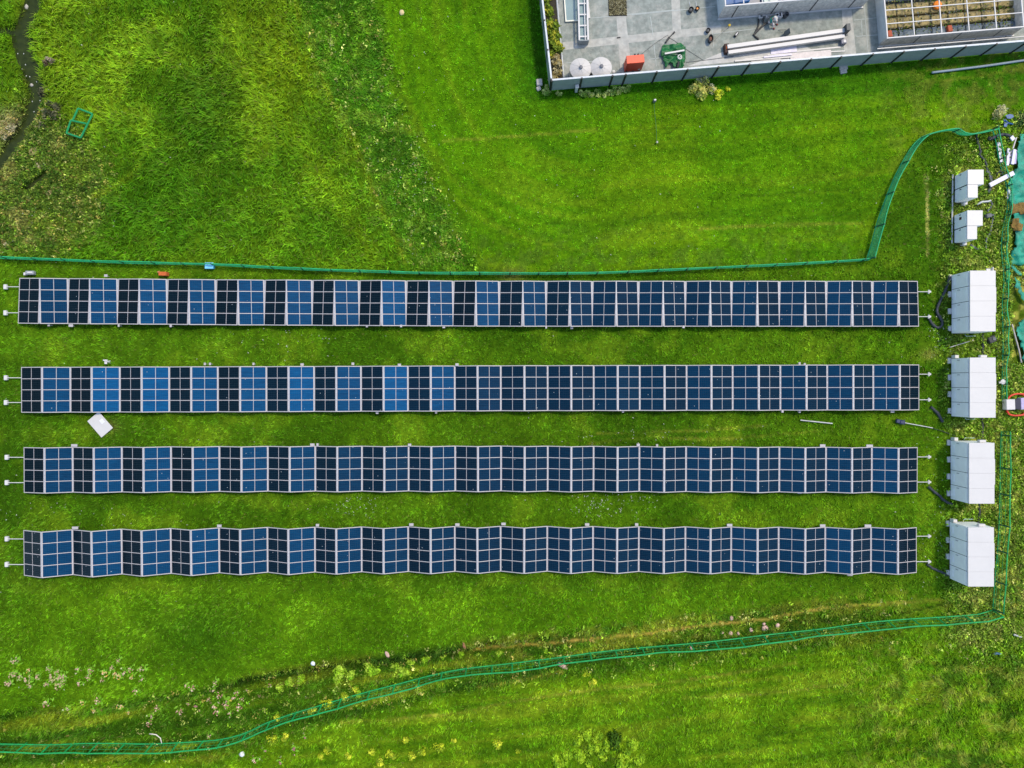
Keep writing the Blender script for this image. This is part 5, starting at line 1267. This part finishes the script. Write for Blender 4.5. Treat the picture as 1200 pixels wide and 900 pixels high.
place_bush('bush', 'mid green ferny bush in the thicket at the bottom edge', 'bush', dk, [(677, 868), (688, 860), (693, 876), (705, 884), (680, 886), (712, 872), (735, 884), (742, 872), (728, 893), (700, 863), (664, 884), (655, 893), (690, 895), (748, 890)], 'ferny bushes at the bottom edge')
place_bush('bush', 'darkest tall bush in the middle of the thicket at the bottom edge', 'bush', [bush_mesh('bush', 460, .6, .9, 420, .2, lins((66, 100, 24), (52, 84, 20)), .8)], [(721, 866, 1.1)])
# shrubs by the yard fence
pb = [bush_mesh('shrub', 470 + k, .55, .7, 260, .2, PALE, .6) for k in range(2)]
place_bush('shrub', 'pale dry shrub at the outer foot of the board fence', 'shrub', pb, [(812, 101), (822, 97), (818, 108), (833, 104, .7)], 'pale dry shrubs by the fence')
place_bush('shrub', 'yellow green shrub at the outer foot of the board fence', 'shrub', [bush_mesh('shrub', 475, .5, .6, 220, .22, YG, .6)], [(843, 110), (852, 104, .6)], 'yellow green shrubs by the fence')
gb = [bush_mesh('shrub', 480 + k, .42, .45, 170, .2, lins((120, 150, 80), (150, 170, 110), (80, 115, 50)), .6) for k in range(2)]
place_bush('shrub', 'low grey green shrub under the left end of the board fence', 'shrub', gb, [(640, 108), (655, 110, .8), (684, 109), (692, 111), (700, 110), (709, 111), (717, 107), (725, 107), (733, 104), (640, 103, .6)], 'low shrubs under the fence')
ib = [bush_mesh('shrub', 490 + k, .55, .7, 260, .22, lins((150, 160, 60), (90, 115, 40), (60, 80, 30)), .7) for k in range(2)]
place_bush('shrub', 'olive green shrub in the soil strip inside the west fence', 'shrub', ib, [(641, 8), (644, 17), (642, 28), (649, 33), (646, 43), (652, 45), (648, 55), (654, 58), (640, -6), (646, 64, .8)], 'shrubs in the soil strip')
place_bush('dry_tuft', 'straw coloured dry tuft in the lower soil strip behind fence', 'tuft', [bush_mesh('dry_tuft', 497, .55, .5, 240, .2, STR, .8)], [(653, 70), (656, 78), (651, 85), (649, 92, .7)], 'dry tufts in the soil strip')
place_bush('round_bush', 'round pale straw coloured bush beside the blue folded chair', 'bush', [bush_mesh('round_bush', 500, .62, .8, 520, .16, lins((215, 205, 130), (150, 158, 80), (225, 215, 160)), .9, 8)], [(1171, 133)], None, 0, 1, 1.05)
place_bush('bush', 'dark green bush at the right edge behind the blue chair', 'bush', [bush_mesh('bush', 502, .8, .9, 420, .2, lins((36, 72, 36), (60, 95, 50), (130, 150, 90)), .7, 7)], [(1197, 141)], None, 0, 1, 1.05)
place_bush('dead_tuft', 'spiky dead grass tuft standing near the stream', 'tuft', [bush_mesh('dead_tuft', 504, .42, .7, 260, .2, lins((200, 180, 150), (160, 140, 110), (120, 100, 75)), 1.0)], [(59.5, 75)], None, .1, 1, 1.05)
place_bush('grey_shrub', 'dark grey green shrub on the right bank of the stream', 'shrub', [bush_mesh('grey_shrub', 506 + k, .6, .7, 300, .16, lins((70, 76, 58), (95, 100, 80), (50, 60, 42)), .8) for k in range(2)], [(54, 110), (60, 122), (66, 128), (58, 133), (68, 138, .8), (52, 147, .7)], 'grey shrubs at the stream bank')
place_bush('dry_tuft', 'beige dry weed tuft on the ground south of the stream', 'tuft', [bush_mesh('dry_tuft', 510 + k, .5, .3, 200, .18, STR, .7) for k in range(2)], [(42, 180), (46, 194), (40, 178, .8), (12, 150), (4, 158), (20, 145), (28, 140, .8), (8, 286, .8), (80, 184, .6), (36, 232, .8), (60, 225, .6), (72, 150, .5)], 'dry tufts south of the stream')
# flowers: stem plus heads
def flower_mesh(seed, cols, n=8):
    r = np.random.default_rng(seed); m_ = n
    x = r.normal(0, .13, m_); y = r.normal(0, .13, m_)
    V, Fq, C = leaf_cloud(r, np.repeat(x, 3), np.repeat(y, 3), np.full(m_ * 3, .42), .05, .14, m_ * 3, .1, np.repeat(np.array(cols)[r.integers(0, len(cols), m_)] * np.array((1.1, .92, .74)), 3, 0), .4)
    # green stalks and leaves below
    V2, F2, C2 = leaf_cloud(r, np.repeat(x, 2) * .7, np.repeat(y, 2) * .7, np.full(m_ * 2, .12), .3, .3, m_ * 2, .22, np.tile(np.array(lin(105, 150, 40)) * 1.6, (m_ * 2, 1)), .6)
    return np_mesh('wildflower', np.concatenate([V, V2]), [np.concatenate([Fq, F2 + len(V)])], np.concatenate([C, C2]), M_LEAF)
PK = [np.array(c) for c in ((.75, .62, .62), (.72, .5, .5), (.78, .74, .68), (.55, .3, .3))]; WH = [np.array(c) for c in ((.62, .57, .46), (.6, .46, .42), (.55, .46, .3))]
YE = [np.array(c) for c in ((.7, .5, .12), (.72, .56, .3), (.75, .65, .5))]; MG = [np.array(c) for c in ((.5, .2, .35), (.6, .35, .48))]
fpk = [flower_mesh(600 + k, PK) for k in range(3)]; fwh = [flower_mesh(610 + k, WH, 11) for k in range(3)]; fye = [flower_mesh(620 + k, YE) for k in range(2)]; fmg = [flower_mesh(630, MG, 5)]
place_bush('wildflower', 'white flower cluster in the leftmost flower patch above lower net', 'wildflower', fwh, [(22, 772), (17, 790), (15, 797.5), (26, 792), (37.5, 792), (48, 791), (60, 782.5), (67, 788), (73, 791), (77.5, 792), (73, 801), (58, 800), (63, 795, .8), (76, 798, .8), (70, 785, .8), (38, 801, .8), (20, 788, .8)], 'white flowers in the leftmost patch')
place_bush('wildflower', 'pink and white flower head scattered on bank left of ditch', 'wildflower', fpk, [(95, 782.5), (110, 783), (107, 792), (97, 797.5), (122, 795), (134, 780), (147.5, 786), (156, 782), (167.5, 782), (168, 794), (162, 808), (118, 817), (83, 829), (59, 821), (187, 826), (180, 838), (177.5, 845), (141, 773, .8)], 'pink flowers on the bank')
place_bush('wildflower', 'yellow flower head among the pink ones on the lower bank', 'wildflower', fye, [(36, 785, .8), (128, 786), (138, 790), (143, 791, .8), (157.5, 790), (100, 821), (111, 830), (144, 826), (151, 833, .8)], 'yellow flowers on the bank')
place_bush('wildflower', 'pinkish flower head in the group just below the dark ditch', 'wildflower', fpk, [(220.6, 801, .7), (228, 804), (254, 799), (251, 806.6, .8), (259.6, 811.6), (246.6, 817, .9), (254, 823, 1.2), (257, 832, 1.2), (268, 823, 1.2), (275, 814), (280, 810), (283, 824, 1.2), (271.5, 834), (214, 831.5), (223, 823, .8), (290.6, 808, .8), (318, 802, .8), (246.6, 861, .8), (301, 886), (305, 814, .7), (285, 817, .8), (210, 832, .8)], 'flowers below the ditch')
place_bush('wildflower', 'small magenta flower near the bend of the lower green net', 'wildflower', fmg, [(234, 825), (311.6, 877), (330, 889), (358, 861), (345.6, 873), (347, 876)], 'magenta flowers')

# ------------------------------------------------------------------ light, sky, camera
w = bpy.data.worlds.new('World'); sc.world = w; w.use_nodes = True
nt = w.node_tree; bg = nt.nodes['Background']
sky = nt.nodes.new('ShaderNodeTexSky'); sky.sky_type = 'NISHITA'; sky.sun_disc = False
EL, AZ = 60, 48.0       # sun in the north-east (azimuth clockwise from +Y)
sky.sun_elevation = R(EL); sky.sun_rotation = R(AZ); sky.air_density = 1.0; sky.dust_density = 1.0; sky.ozone_density = 1.0
nt.links.new(sky.outputs[0], bg.inputs['Color']); bg.inputs['Strength'].default_value = .15
sl = bpy.data.lights.new('sun', 'SUN'); sl.energy = 1.6; sl.angle = R(7); sl.color = (1, .87, .66)
so = bpy.data.objects.new('sun', sl); COL.objects.link(so)
dirv = Vector((math.sin(R(AZ)) * math.cos(R(EL)), math.cos(R(AZ)) * math.cos(R(EL)), math.sin(R(EL))))
so.rotation_euler = dirv.to_track_quat('Z', 'Y').to_euler(); so.location = dirv * 100
cam = bpy.data.cameras.new('camera'); co = bpy.data.objects.new('camera', cam); COL.objects.link(co)
co.location = (0, 0, H); co.rotation_euler = (0, 0, 0)
cam.sensor_width = 36; cam.lens = 36 * H / 80.0; cam.clip_end = 20000; cam.clip_start = .5
sc.camera = co
vs = sc.view_settings; vs.view_transform = 'Standard'; vs.look = 'None'; vs.gamma = 1; vs.use_curve_mapping = False; vs.exposure = .92
sc.display_settings.display_device = 'sRGB'
